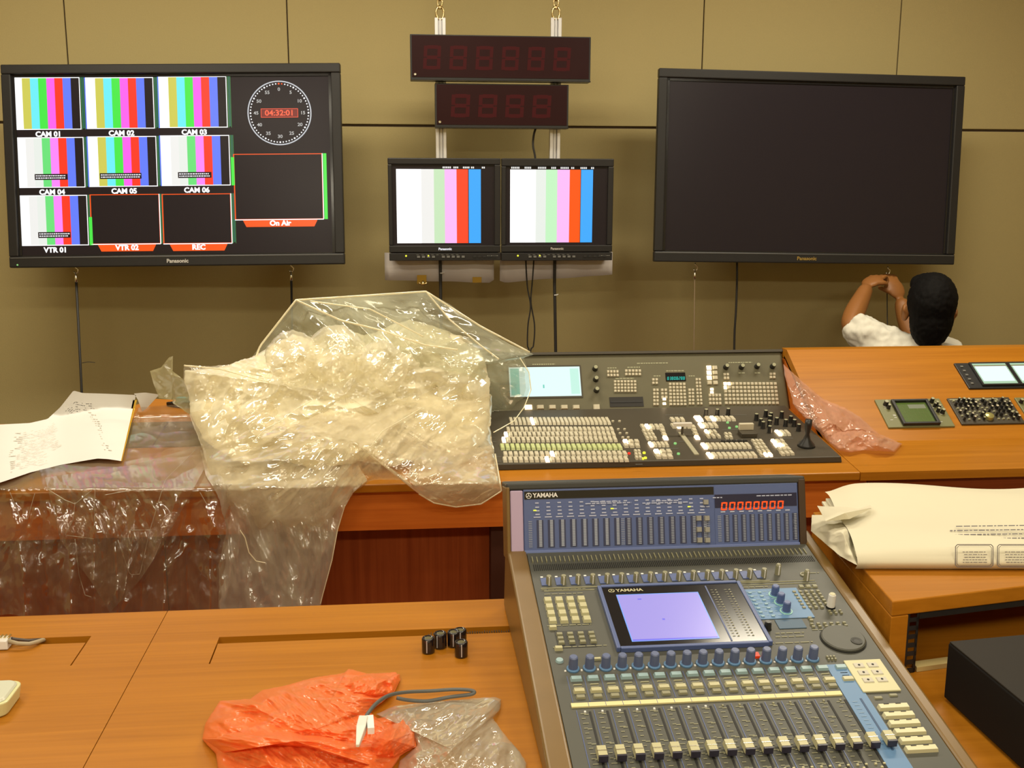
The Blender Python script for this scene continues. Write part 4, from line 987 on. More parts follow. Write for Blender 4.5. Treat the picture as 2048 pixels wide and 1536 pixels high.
# master section
MB().box(.4045, .4355, -.560, -.322, 0, .0010).build('blue_master_strip', M['mixb'], mx)
MB().box(.4225, .4255, -.500, -.398, .0010, .0014).build('fader_slot', mat('blue_slot', lin(52, 80, 118), .5), mx)
mb = MB()
for k in range(12): rect(mb, .410, .417, -.405-k*.0075, -.4038-k*.0075, .0014)
tag(mb.build('fader_scale', mat('blue_ink', lin(140, 165, 190), .6), mx), kind='stuff')
place('fader_cap', fmesh, mx, (.4240, -.4875, .001))
gp = MB().box(.4325, .4865, -.3865, -.3165, 0, .0030).build('cream_key_plate', mat('cream_plate', lin(208, 204, 165), .5), mx, bevel=.0008)
for j_ in range(3):
    for i in range(2):
        P_ = (.4495+i*.020+j_*-.0003, -.3305-j_*.0165)
        mb = MB(); mb.mat(0).box(P_[0]-.0075, P_[0]+.0075, P_[1]-.005, P_[1]+.005, .003, .0045, top=.9); mb.mat(1).lathe(P_[0], P_[1], [(.0018, .0045), (.0018, .0049)], 8)
        mb.build('plate_key', [mat('light_grey_key', lin(196, 192, 178), .5), M['slot']], gp)
for k in range(6):
    y = -.4205-k*.0163; mb = MB(); mb.mat(0).box(.4390, .4815, y-.0045, y+.0045, 0, .0055, top=.93); mb.mat(1).box(.4475, .4545, y+.0028, y+.0044, .0052, .0062); mb.box(.4640, .4710, y+.0028, y+.0044, .0052, .0062)
    mb.build('transport_key', [mat('ivory_key', lin(214, 208, 170), .4) if k == 0 else bpy.data.materials['ivory_key'], M['mixd']], mx)
place('key', keymesh(.012, .005, .002, M['gkey']), mx, (.449, -.398, 0)); place('key', keymesh(.012, .005, .002, M['gkey']), mx, (.472, -.394, 0))
# meter bridge
FB = tilt((.18, 1.676, .8555), 76.0)
br = MB().box(.012, .487, 0, .112, -.012, 0).build('meter_bridge', M['mixn'], mx, bevel=.002); br.matrix_parent_inverse = FM.M.inverted(); br.matrix_world = FB.M
def bp(x, y, h=0): return FB.px(*c7(x, y), h)
MB().box(-.016, .500, .1105, .1225, -.085, .001).build('hood', M['mixd'], br, bevel=.003)
MB().box(-.012, .497, -.002, .1105, -.06, -.012).build('bridge_housing', M['mixd'], br)
MB().box(-.010, .0115, .002, .110, -.011, .002).build('left_cheek', mat('mauve_grey_plastic', lin(178, 160, 190), .45), br, bevel=.002)
MB().box(-.0165, -.0105, -.006, .116, -.07, .004).build('brown_frame', M['brownpad'], br, bevel=.002)
MB().box(.4875, .500, -.006, .118, -.07, .002).build('brown_frame', mat('dark_brown_plastic', lin(62, 42, 22), .4), br, bevel=.002)
a = bp(160, 190); b = bp(1350, 235)
MB().box(.014, .3385, .0950, .108, 0, .0008).build('black_header', M['blackg'], br)
MB().box(.3395, .484, .004, .108, 0, .0008).build('right_window', M['mixn'], br)
MB().box(.012, .487, -.001, .010, 0, .003).build('lower_lip', mat('light_navy', lin(104, 120, 172), .35), br, bevel=.001)
MB().box(.340, .484, .072, .0945, .0008, .0014).build('readout_window', mat('dark_navy_window', lin(34, 36, 66), .25), br)
M['digr'] = emis('amber_red_digits', (1, .075, .010), 1.3)
a = bp(1408, 262); b = bp(1818, 190); w8 = (b[0]-a[0])/8
for i in range(8):
    mb = MB(); seg_digit(mb, '0', a[0]+i*w8+.0008, a[1]+.001, w8*.74, (b[1]-a[1])*.86, .002, t=.24, slant=.12); mb.build('digit', M['digr'], br)
logo(br, .0215, .1010, .0098, .0012, M['white'])
mb = MB(); rows = [(.090, .0), (.083, .0), (.077, 0), (.071, 0)]
for i in range(16):
    x = .035+i*.0188
    for k, y in enumerate((.0885, .0815, .0755, .0695)):
        rect(mb, x-.003, x+.003+(k*.0005), y-.0010, y+.0010, .0010)
    rect(mb, x-.006, x+.006, .0640, .0658, .0010)
for i in range(8): rect(mb, .3535+i*.0162-.004, .3535+i*.0162+.004, .0640, .0662, .0018)
for (x0, x1, y) in ((545, 840, 215), (600, 770, 203), (910, 1200, 212), (970, 1140, 198), (1640, 1865, 165), (1360, 1420, 177), (1285, 1345, 235)):
    a = bp(x0, y); b = bp(x1, y); x = a[0]
    while x < b[0]: l = random.uniform(.004, .010); rect(mb, x, min(x+l, b[0]), a[1]-.0009, a[1]+.0009, .0016); x += l+.0016
tag(mb.build('lettering', mat('pale_navy_ink', lin(180, 188, 215), .6), br), kind='stuff')
M['mtr'] = mat('meter_grey', lin(150, 158, 176), .5); M['mtrd'] = mat('meter_dark', lin(50, 56, 88), .4)
for i in range(16):
    x = .034+i*.0188; mb = MB(); mb.mat(0).box(x, x+.011, .014, .060, 0, .0010)
    mb.mat(1)
    for k in range(16): rect(mb, x+.0035, x+.0085, .0155+k*.0028, .0155+k*.0028+(.0024 if i < 8 else .0016), .0014)
    mb.build('level_meter', [M['mtrd'], M['mtr']], br)
mb = MB()
for x in (.023, .180, .327, .347, .478):
    for k in range(15): rect(mb, x-.003, x+.003, .0155+k*.003, .0155+k*.003+.0011, .0016)
tag(mb.build('meter_scale', M['mtr'], br), kind='stuff')
for i in range(9):
    x = .3550+i*.0150; mb = MB(); mb.mat(0).box(x, x+.009, .014, .060, .0008, .0016); mb.mat(1)
    for k in range(16): rect(mb, x+.003, x+.0075, .0155+k*.0028, .0155+k*.0028+.0015, .0020)
    mb.build('level_meter', [M['mtrd'], M['mtr']], br)
for (x, y) in ((1315, 205), (1270, 308), (1322, 308), (1272, 380), (1324, 380), (1276, 448), (1326, 448)):
    u, v = bp(x, y); place('key', keymesh(.0095, .009, .004, mat('warm_grey_key', lin(150, 148, 140), .45) if 'warm_grey_key' not in bpy.data.materials else bpy.data.materials['warm_grey_key']), br, (u, v, .001))
for (x, y) in ((222, 258), (716, 246), (1208, 234), (1272, 296)):
    u, v = bp(x, y); place('led', keymesh(.005, .002, .001, M['e_yled']), br, (u, v, .002))
# ---------------------------------------------------------------- the man kneeling under the dark screen
M['skin'] = mat('skin', (.31, .125, .032), .5, noise=.08, nscale=14)
M['hair'] = mat('black_hair', (.0045, .004, .004), .75, spec=.15, noise=.5, nscale=120, bump=.5, stretch=(1, 1, .25))
M['shirt'] = mat('white_shirt', (.78, .76, .66), .85, noise=.04, nscale=20)
M['trouser'] = mat('dark_trousers', (.03, .03, .035), .9); M['shoe'] = mat('black_shoe', (.012, .012, .012), .4)
hc = UY(1858, 618, 3.66)                         # head centre
nk = Vector(UY(1853, 694, 3.69)); shL = Vector(UY(1800, 704, 3.70)); shR = Vector(UY(1925, 722, 3.72))
elL = Vector(UY(1697, 650, 3.80)); wrL = Vector(UY(1735, 572, 3.945)); haL = Vector(UY(1757, 551, 4.01))
elR = Vector(UY(1822, 668, 3.93)); wrR = Vector(UY(1800, 596, 4.005)); haR = Vector(UY(1788, 572, 4.035))
hd = Vector(hc); ch = (shL+shR)/2 + Vector((0, .0, -.14)); wa = ch+Vector((-.01, .0, -.22)); pv = wa+Vector((0, -.03, -.16))
zk = .07
hipL = pv+Vector((-.09, 0, -.04)); hipR = pv+Vector((.09, 0, -.04))
knL = Vector((hipL.x-.05, hipL.y+.14, zk)); knR = Vector((hipR.x+.05, hipR.y+.14, zk))
anL = Vector((knL.x+.01, knL.y-.40, .06)); anR = Vector((knR.x-.01, knR.y-.40, .06))
def skin_obj(name, nodes, edges, m_, par, sub=2, root=0, remesh=None):
    me = bpy.data.meshes.new(name); me.from_pydata([tuple(n[0]) for n in nodes], edges, [])
    o = bpy.data.objects.new(name, me); C.objects.link(o); o.modifiers.new('skin', 'SKIN').use_smooth_shade = True
    for i, n in enumerate(nodes):
        sv = me.skin_vertices[0].data[i]; r = n[1]; sv.radius = (r, r) if not hasattr(r, '__len__') else r; sv.use_root = (i == root)
    if sub: s = o.modifiers.new('sub', 'SUBSURF'); s.levels = s.render_levels = sub
    bpy.context.view_layer.update(); dg = bpy.context.evaluated_depsgraph_get(); me2 = bpy.data.meshes.new_from_object(o.evaluated_get(dg))
    bpy.data.objects.remove(o); V = [tuple(v.co) for v in me2.vertices]; F_ = [tuple(p.vertices) for p in me2.polygons]; bpy.data.meshes.remove(me2)
    return V, F_
def ell(c, r, R3=None, n=20, m_=14):
    V = []; F_ = []
    for j in range(m_+1):
        ph = math.pi*j/m_
        for i in range(n):
            a = 2*math.pi*i/n; p = Vector((r[0]*math.sin(ph)*math.cos(a), r[1]*math.sin(ph)*math.sin(a), r[2]*math.cos(ph)))
            V.append(tuple(Vector(c)+(R3@p if R3 else p)))
    for j in range(m_):
        for i in range(n): F_.append((j*n+i, (j+1)*n+i, (j+1)*n+(i+1) % n, j*n+(i+1) % n))
    return V, F_
man = thing('person', 'person with black hair in white shirt, kneeling with raised arms under the dark screen', 'person', loc=(pv.x, pv.y, 0))
off = -Vector((pv.x, pv.y, 0))
def fin(name, parts, m_, par=man, vox=None, disp=None, smooth=True):
    mb = MB()
    for V, F_ in parts: mb.add([tuple(Vector(v)+off) for v in V], F_)
    o = mb.build(name, m_, par, smooth=smooth)
    if vox: r = o.modifiers.new('remesh', 'REMESH'); r.mode = 'VOXEL'; r.voxel_size = vox; r.use_smooth_shade = True
    if disp:
        tx = bpy.data.textures.new(name+'_folds', 'CLOUDS'); tx.noise_scale = disp[1]
        d = o.modifiers.new('folds', 'DISPLACE'); d.texture = tx; d.strength = disp[0]; d.mid_level = .5
    return o
# head orientation: looks forward-left and slightly up at his hands
fwd = (Vector(haR)-hd); fwd.z = 0.02; fwd.normalize(); fwd = (fwd + Vector((.25, .35, .12))).normalized()
upv = Vector((.04, -.06, 1)).normalized(); rt = fwd.cross(upv).normalized(); upv = rt.cross(fwd)
RH = Matrix((rt, fwd, upv)).transposed()
hp = lambda x, y, z: hd + RH@Vector((x, y, z))
body = []
nodes = [(pv, (.15, .11)), (wa, (.135, .10)), (ch, (.155, .11)), (ch+Vector((0, 0, .09)), (.12, .085)), (nk+Vector((0, .005, -.02)), .058), (hp(0, .0, -.055), .056),
         (shL, .058), ((shL+elL)/2, .048), (elL, .040), ((elL*.6+wrL*.4), .041), (wrL, .027),
         (shR, .058), ((shR+elR)/2, .048), (elR, .040), ((elR*.6+wrR*.4), .041), (wrR, .027),
         (hipL, .10), ((hipL+knL)/2, .082), (knL, .062), ((knL*.6+anL*.4), .055), (anL, .038),
         (hipR, .10), ((hipR+knR)/2, .082), (knR, .062), ((knR*.6+anR*.4), .055), (anR, .038),
         (anL+Vector((0, -.13, -.03)), .030), (anR+Vector((0, -.13, -.03)), .030)]
edges = [(0, 1), (1, 2), (2, 3), (3, 4), (4, 5), (3, 6), (6, 7), (7, 8), (8, 9), (9, 10), (3, 11), (11, 12), (12, 13), (13, 14), (14, 15), (0, 16), (16, 17), (17, 18), (18, 19), (19, 20), (0, 21), (21, 22), (22, 23), (23, 24), (24, 25), (20, 26), (25, 27)]
body.append(skin_obj('b', nodes, edges, None, None))
body.append(ell(hp(0, -.008, .025), (.075, .094, .092), RH)); body.append(ell(hp(0, .030, -.035), (.058, .062, .072), RH)); body.append(ell(hp(0, .05, -.078), (.03, .03, .022), RH))
body.append(ell(hp(0, .097, -.015), (.013, .018, .024), RH)); body.append(ell(hp(0, .092, .020), (.05, .014, .010), RH))
body.append(ell(hp(0, .087, -.052), (.024, .010, .007), RH)); body.append(ell(hp(0, .087, -.061), (.020, .010, .006), RH))
for s in (-1, 1):
    body.append(ell(hp(s*.082, -.008, -.016), (.011, .022, .034), RH @ Matrix.Rotation(s*-.35, 3, 'Z'))); body.append(ell(hp(s*.090, -.014, -.004), (.006, .018, .018), RH))
# hands: palm + five fingers closing round the wire
def hand(wr, ha, target, side):
    d = (ha-wr).normalized(); toward = (target-ha); toward = (toward-d*toward.dot(d)).normalized(); across = d.cross(toward).normalized()*side
    pc = wr+d*.045; out = []
    Rm = Matrix((across, toward, d)).transposed(); out.append(ell(pc, (.040, .017, .050), Rm, 16, 12))
    for k, (l, o_) in enumerate(((.066, -.028), (.075, -.010), (.070, .009), (.056, .027))):
        b = pc+d*.035+across*o_; p1 = b+d*l*.42+toward*.004; p2 = p1+(d*.25+toward*.9).normalized()*l*.38; p3 = p2+(toward*.5-d*.8).normalized()*l*.32
        out.append(skin_obj('f', [(pc+across*o_*.6, .010), (b, .0095), (p1, .0088), (p2, .0080), (p3, .0068)], [(0, 1), (1, 2), (2, 3), (3, 4)], None, None, 1))
    tb = pc-across*.030-d*.012; t1 = tb-across*.016+d*.022+toward*.010; t2 = t1+d*.018+toward*.020+across*.004; t3 = t2+toward*.012+across*.014+d*.006
    out.append(skin_obj('f', [(pc-d*.02, .014), (tb, .013), (t1, .0105), (t2, .0092), (t3, .0075)], [(0, 1), (1, 2), (2, 3), (3, 4)], None, None, 1))
    return out
wire_p = Vector(UY(1775, 566, 4.07))
body += hand(wrL, haL, wire_p+Vector((0, 0, .05)), 1); body += hand(wrR, haR, wire_p, -1)
fin('body', body, M['skin'], vox=.0055)
# hair: one mass over skull and nape, face and ears left free
hair = [ell(hp(0, -.028, .036), (.085, .098, .104), RH, 30, 20), ell(hp(.004, -.044, -.028), (.074, .076, .108), RH, 30, 20), ell(hp(0, .036, .082), (.072, .058, .042), RH, 24, 16)]
fin('hair', hair, M['hair'], vox=.006, disp=(.007, .012))
for s in (-1, 1):
    fin('eye', [ell(hp(s*.032, .083, .004), (.013, .008, .008), RH, 12, 8)], M['white']); fin('pupil', [ell(hp(s*.032, .0895, .004), (.005, .003, .005), RH, 10, 6)], M['blackg'])
    fin('eyebrow', [ell(hp(s*.033, .093, .026), (.020, .006, .004), RH, 10, 6)], M['hair'])
# shirt with short sleeves to the elbows
def cut(a, b, t_): return a+(b-a)*t_
cuffL = cut(shL, elL, 1.0); cuffR = cut(shR, elR, .9)
sn = [(pv+Vector((0, 0, .02)), (.175, .135)), (wa, (.165, .13)), (ch, (.178, .125)), (ch+Vector((0, 0, .10)), (.125, .090)), (nk+Vector((0, 0, -.055)), .066),
      (shL+Vector((.01, 0, .0)), .078), (cut(shL, elL, .45)-Vector((0, 0, .006)), .076), (cut(shL, elL, .8), .070), (cut(elL, wrL, .10), .062), (shR+Vector((-.01, 0, 0)), .066), (cut(shR, elR, .5), .066), (cuffR, .062)]
se = [(0, 1), (1, 2), (2, 3), (3, 4), (3, 5), (5, 6), (6, 7), (7, 8), (3, 9), (9, 10), (10, 11)]
sh = fin('shirt', [skin_obj('s', sn, se, None, None, 2)], M['shirt'], vox=.007, disp=(.028, .045))
mb = MB(); cen = nk+off+Vector((0, -.004, -.040)); pts = [tuple(cen+Vector((.062*math.cos(a), .058*math.sin(a), .012*math.sin(a)*-1))) for a in [2*math.pi*k/24 for k in range(24)]]
mb.tube(pts, .012, 8, True); mb.build('collar', M['shirt'], man, smooth=True)
tn = [(pv, (.165, .13)), (hipL, .115), ((hipL+knL)/2, .097), (knL+Vector((0, 0, .012)), .078), ((knL*.6+anL*.4), .07), (anL+Vector((0, .03, .01)), .056), (hipR, .115), ((hipR+knR)/2, .097), (knR+Vector((0, 0, .012)), .078), ((knR*.6+anR*.4), .07), (anR+Vector((0, .03, .01)), .056)]
fin('trousers', [skin_obj('t', tn, [(0, 1), (1, 2), (2, 3), (3, 4), (4, 5), (0, 6), (6, 7), (7, 8), (8, 9), (9, 10)], None, None, 2)], M['trouser'], vox=.012)
for A in (anL, anR): fin('shoe', [ell(A+Vector((0, -.055, -.005)), (.045, .12, .046), None, 18, 12)], M['shoe'])
# ---------------------------------------------------------------- crumpled sheets
def cells(P, scale, seed):
    """jittered cell noise: distances to the nearest and second nearest point, and a random id slope"""
    q = P*scale; b = np.floor(q).astype(int); d1 = np.full(len(P), 9.0); d2 = np.full(len(P), 9.0); pl = np.zeros(len(P))
    for i in (-1, 0, 1):
        for j in (-1, 0, 1):
            c = b+np.array([i, j]); h = (c[:, 0]*374761393 + c[:, 1]*668265263 + seed*974634777) & 0x7fffffff
            h = ((h ^ (h >> 13))*1274126177) & 0x7fffffff
            jx = (h & 1023)/1023.; jy = ((h >> 10) & 1023)/1023.; gx = ((h >> 5) & 511)/255.5-1; gy = ((h >> 14) & 511)/255.5-1
            dx = q[:, 0]-(c[:, 0]+jx); dy = q[:, 1]-(c[:, 1]+jy); d = np.hypot(dx, dy)
            new = d < d1; d2 = np.where(new, d1, np.minimum(d2, d)); pl = np.where(new, gx*dx+gy*dy, pl); d1 = np.where(new, d, d1)
    return d1, d2, pl
def crumple(P, s, seed, octs=3, gain=.5, aniso=(1, 1), ang=0.0, warp=.35):
    c_, s_ = math.cos(ang), math.sin(ang); Q = np.stack([(P[:, 0]*c_+P[:, 1]*s_)*aniso[0], (-P[:, 0]*s_+P[:, 1]*c_)*aniso[1]], 1)
    Q = Q + warp/s*np.stack([np.sin(Q[:, 1]*s*1.7+seed), np.cos(Q[:, 0]*s*1.3+seed*2)], 1)
    out = np.zeros(len(P)); a = 1.0
    for k in range(octs):
        d1, d2, pl = cells(Q, s*(2.1**k), seed+k*17); out += a*(d1-.5); a *= gain
    return out
def resample(poly, n, close=True, wob=0.0, seed=0):
    P = np.array(poly, float); Q = np.vstack([P, P[:1]]); L_ = np.r_[0, np.cumsum(np.hypot(*np.diff(Q, axis=0).T))]; t_ = np.linspace(0, L_[-1], n, endpoint=False)
    R2 = np.stack([np.interp(t_, L_, Q[:, 0]), np.interp(t_, L_, Q[:, 1])], 1)
    if wob:
        r = np.random.default_rng(seed); w_ = r.normal(size=(n, 2)); k = 5; w_ = sum(np.roll(w_, i, 0) for i in range(-k, k+1))/(2*k+1)**.5; R2 = R2+w_*wob
    return R2
def polar_sheet(name, outline, centre, pos, n=260, m_=70, mats=None, parent=None, wob=1.0, seed=1, smooth=True):
    """star-shaped sheet; pos(P pixels Nx2, e 0..1 edge distance) -> list of world points"""
    O = resample(outline, n, wob=wob, seed=seed); c = np.array(centre, float)
    P = [c[None]]; E_ = [np.zeros(1)]
    for j in range(1, m_+1):
        t_ = (j/m_)**.85; P.append(c+(O-c)*t_); E_.append(np.full(n, t_))
    P = np.vstack(P); E_ = np.concatenate(E_); W = pos(P, 1-E_)
    F_ = [(0, 1+i, 1+(i+1) % n) for i in range(n)]
    for j in range(m_-1):
        a = 1+j*n; b = a+n; F_ += [(a+i, b+i, b+(i+1) % n, a+(i+1) % n) for i in range(n)]
    mb = MB(); mb.add(W, F_); return mb.build(name, mats, parent, smooth=smooth)
RCT = RC.T
def rays(P): return (np.stack([(P[:, 0]-1024)/FPX, (P[:, 1]-768)/FPX, np.ones(len(P))], 1)) @ RC
def atY(P, Y): d = rays(P); return CAM + d*(Y/d[:, 1])[:, None]
def onplane(P, O, n_, h): d = rays(P); t_ = ((O-CAM)@n_ + h)/(d@n_); return CAM + d*t_[:, None]
# film materials
cream = (.80, .74, .58)
M['film_clear'] = film('clear_film', (.70, .72, .56), .17, rough=.10, bump=.35, scale=10, edge=.5, gl=1.5)
M['film_heap'] = film('milky_film', (1.0, .94, .70), .66, rough=.14, bump=.7, scale=16, edge=.45, gl=2.6, vary=.9)
M['film_mid'] = film('half_milky_film', (.95, .86, .62), .20, rough=.10, bump=.6, scale=14, edge=.5, gl=3.0)
M['film_blob'] = film('milky_blob_film', (1.0, .95, .75), .34, rough=.12, bump=.6, scale=14, edge=.25, gl=2.6, vary=.4)
M['film_tail'] = film('milky_clear_film', (.70, .64, .50), .44, rough=.12, bump=.6, scale=12, edge=.45, gl=2.6, vary=.7)
M['film_drape'] = film('clear_drape_film', (.50, .38, .24), .12, rough=.15, bump=.5, scale=9, edge=.45, gl=3.4, graz=.25)
# depth of the desk surface seen through a pixel (worktop plane, then the front drop)
def deskY(P):
    d = rays(P); O = FS.O; n_ = FS.n; t_ = ((O-CAM)@n_)/(d@n_); Y = (CAM+d*t_[:, None])[:, 1]
    Y = np.where((t_ < 0) | (Y > 3.06), 3.06, Y); return np.maximum(Y, 2.505)
heap = thing('plastic_wrapping', 'huge crumpled heap of milky clear plastic wrapping on the rear desk, left of the switcher', 'plastic sheet', loc=(0, 0, 0))
def heapY(P): return np.minimum(deskY(P), np.interp(P[:, 1], [560, 700, 800, 860, 920, 980, 1100, 1240], [3.02, 2.98, 2.90, 2.78, 2.63, 2.52, 2.49, 2.48]))
# inner dense crumpled folds
inner = [(408, 880), (385, 830), (368, 768), (372, 742), (430, 735), (500, 716), (540, 690), (585, 668), (625, 680), (650, 662), (690, 655), (730, 672), (775, 655), (820, 640), (880, 655), (920, 675), (950, 710), (962, 750), (958, 790), (962, 840), (945, 880), (900, 905), (820, 900), (760, 930), (700, 915), (620, 935), (540, 905), (470, 925)]
mid = [(408, 900), (380, 830), (400, 790), (500, 760), (700, 740), (900, 740), (985, 790), (980, 850), (987, 905), (1003, 982), (962, 1008), (912, 1014), (868, 1006), (838, 988), (815, 960), (740, 962), (712, 980), (690, 1010), (640, 1060), (520, 1060), (446, 1010), (420, 950)]
def pos_heap(lift, amp, seed, s=.022, wav=.0, an=(.75, 1.5), octs=3):
    def f(P, e):
        base = heapY(P)-.02
        bul = lift*np.power(np.clip(e, 0, 1), .7)
        fold = crumple(P, s, seed, octs, .5, aniso=an, ang=-.5)*amp
        rad = np.arctan2(P[:, 1]-560, P[:, 0]-640); fold = fold + wav*np.abs(np.sin(rad*19+.008*P[:, 0]))*np.clip(e*4, 0, 1)
        return atY(P, base-bul-fold*np.clip(e*5+.15, 0, 1))
    return f
polar_sheet('crumpled_fold', inner, (690, 790), pos_heap(.21, .060, 3, .0115, wav=.008, an=(.9, 1.2)), 460, 140, M['film_heap'], heap, wob=1.5, seed=5)
polar_sheet('crumpled_fold', [(x+20, y+8) for x, y in inner], (700, 800), pos_heap(.10, .08, 11, .014), 320, 80, M['film_heap'], heap, wob=2.5, seed=6)
polar_sheet('loose_fold', mid, (700, 880), pos_heap(.25, .055, 14, .010, wav=.010), 420, 110, M['film_mid'], heap, wob=1.0, seed=8)
polar_sheet('loose_fold', [(835, 900), (985, 890), (1003, 982), (962, 1008), (912, 1014), (868, 1006), (838, 988), (815, 955)], (915, 950), pos_heap(.10, .05, 15, .02), 200, 50, M['film_mid'], heap, wob=.8, seed=9)
# outer tent of clear film with a stiff upper edge
outer = [(478, 806), (500, 720), (520, 692), (592, 600), (700, 593), (790, 588), (852, 583), (905, 612), (960, 652), (1020, 688), (1068, 709), (1046, 716), (1058, 742), (1060, 778), (1048, 815), (1028, 842), (985, 866), (985, 900), (900, 930), (700, 900), (560, 880)]
def pos_tent(lift, amp, seed):
    def f(P, e):
        base = deskY(P)-.03; fold = crumple(P, .008, seed, 3, .45, aniso=(1, 2.2), ang=.5)*amp
        ridge = np.abs(((P[:, 1]-590)-(P[:, 0]-590)*.35))/60
        Y = base-lift*np.sin(np.clip(e, 0, 1)*math.pi*.5)-fold*np.clip(e*5+.1, 0, 1)+.03*np.clip(ridge, 0, 1)
        return atY(P, Y)
    return f
for (bx_, by_, r_) in ((585, 712, 56), (672, 708, 64), (760, 735, 58)):
    bl_ = [(bx_+r_*math.cos(a), by_+r_*.92*math.sin(a)) for a in [2*math.pi*k/16 for k in range(16)]]
    polar_sheet('rounded_fold', bl_, (bx_, by_), (lambda P, e, q=bx_: atY(P, heapY(P)-.17-.09*np.sqrt(np.clip(e, 0, 1)*1.2)-crumple(P, .016, int(q), 3, .5)*.035*np.clip(e*4, 0, 1))), 120, 30, M['film_blob'], heap, wob=1.5, seed=int(bx_))
polar_sheet('outer_film', outer, (770, 760), pos_tent(.27, .05, 21), 360, 80, M['film_clear'], heap, wob=.6)
polar_sheet('outer_film', [(p[0]*.97+25, p[1]*.98+16) for p in outer], (770, 760), pos_tent(.05, .05, 22), 300, 60, M['film_clear'], heap, wob=1.2)
def bead(pts, dY, r, par=None, m_='film_heap'):
    par = par or heap; P = resample(pts+pts[::-1], 160)[:80]; Y = heapY(P)-dY; W = atY(P, Y); MB().tube([tuple(w_) for w_ in W], r, 6).build('fold_edge_highlight', M[m_], par, smooth=True)
bead([(480, 800), (520, 692), (592, 600), (700, 593), (852, 583), (960, 652), (1068, 709)], .03, .0028)
bead([(592, 600), (680, 640), (760, 660), (850, 690), (920, 700)], .24, .0026)
bead([(852, 583), (900, 640), (960, 690), (1000, 720)], .14, .0022)
bead([(620, 602), (740, 618), (850, 675)], .16, .0020)
for pts_, dy_, r_ in (([(505, 885), (530, 858), (562, 842), (592, 818), (625, 800)], .31, .0012), ([(740, 895), (765, 862), (795, 845), (845, 815)], .32, .0011),  # thin milky tubes shaped as highlight streaks on the folds
    ([(838, 988), (868, 1006), (912, 1014), (962, 1008), (1003, 982), (990, 905)], .05, .0018), ([(1040, 716), (1058, 745), (1062, 780), (1048, 815), (1028, 842), (985, 866)], .05, .0014), ([(368, 731), (440, 738), (540, 765)], .16, .0022),  # starts with the highlight along the lobe edge, shaped as a tube
    ([(480, 1060), (490, 1075), (498, 1105), (512, 1122), (532, 1126)], .08, .0013), ([(690, 1010), (675, 1060), (664, 1120), (640, 1210)], .05, .0012)):
    bead(pts_, dy_, r_)
# small upper-left flap over the tape
flap = [(365, 790), (368, 731), (420, 733), (500, 725), (560, 700), (600, 720), (560, 800), (470, 830), (400, 820)]
def pos_flap(P, e): return atY(P, deskY(P)-.06-.10*np.clip(e, 0, 1)-crumple(P, .02, 31, 3, .5)*.03*np.clip(e*5+.1, 0, 1))
polar_sheet('left_flap', flap, (470, 770), pos_flap, 200, 40, M['film_tail'], heap)
lobe = [(300, 742), (322, 735), (338, 715), (346, 712), (345, 745), (372, 765), (420, 800), (520, 900), (500, 905), (430, 850), (395, 835), (345, 808), (318, 796), (308, 770)]
M['tape'] = film('folded_tape_strip', (.60, .56, .34), .62, rough=.18, bump=.3, scale=14, edge=.3, gl=1.5)
tp = thing('packing_strip', 'stiff folded olive film strip standing up at the back left of the heap', 'plastic strip', loc=(0, 0, 0))
def pos_lobe(P, e): return atY(P, 2.96-.04*np.clip((P[:, 0]-300)/200, 0, 1)*3-crumple(P, .02, 41, 2, .5)*.02*np.clip(e*5+.2, 0, 1))
polar_sheet('strip', [(300, 742), (322, 735), (338, 715), (346, 712), (345, 745), (344, 800), (318, 796), (308, 770)], (326, 762), pos_lobe, 120, 16, M['tape'], tp, wob=.2)
polar_sheet('strip', [(343, 740), (375, 765), (420, 802), (470, 850), (450, 870), (395, 838), (345, 806)], (375, 800), pos_lobe, 120, 16, M['tape'], tp, wob=.4)
# right part of the front lobe hanging a little over the desk edge
# tail hanging over the front to the floor gap
tail = [(400, 900), (560, 880), (700, 900), (735, 960), (706, 985), (690, 1015), (672, 1080), (660, 1140), (640, 1215), (600, 1240), (500, 1240), (438, 1215), (436, 1130), (452, 1060), (440, 1000), (412, 950)]
def pos_tail(dy, seed):
    def f(P, e):
        fall = np.clip((P[:, 1]-968)/240, 0, 1); ph = (P[:, 0]-560+fall*60)/(1+.2*fall)
        w_ = .022*np.abs(np.sin(ph*.045+seed))+.012*np.sin(ph*.11+seed)
        base = np.where(P[:, 1] < 968, deskY(P)-.02-dy, 2.49-dy)
        return atY(P, base-w_*(.4+.6*fall)-crumple(P, .016, seed, 3, .5, aniso=(1.6, .5), ang=-.15)*.035*np.clip(e*5+.2, 0, 1))
    return f
polar_sheet('hanging_tail', tail, (570, 1050), pos_tail(.03, 51), 280, 80, M['film_tail'], heap, wob=1.0)
polar_sheet('hanging_tail', [(470, 930), (600, 920), (690, 960), (660, 1060), (610, 1215), (570, 1235), (530, 1180), (500, 1080)], (580, 1040), pos_tail(.0, 57), 200, 60, M['film_tail'], heap, wob=1.0)
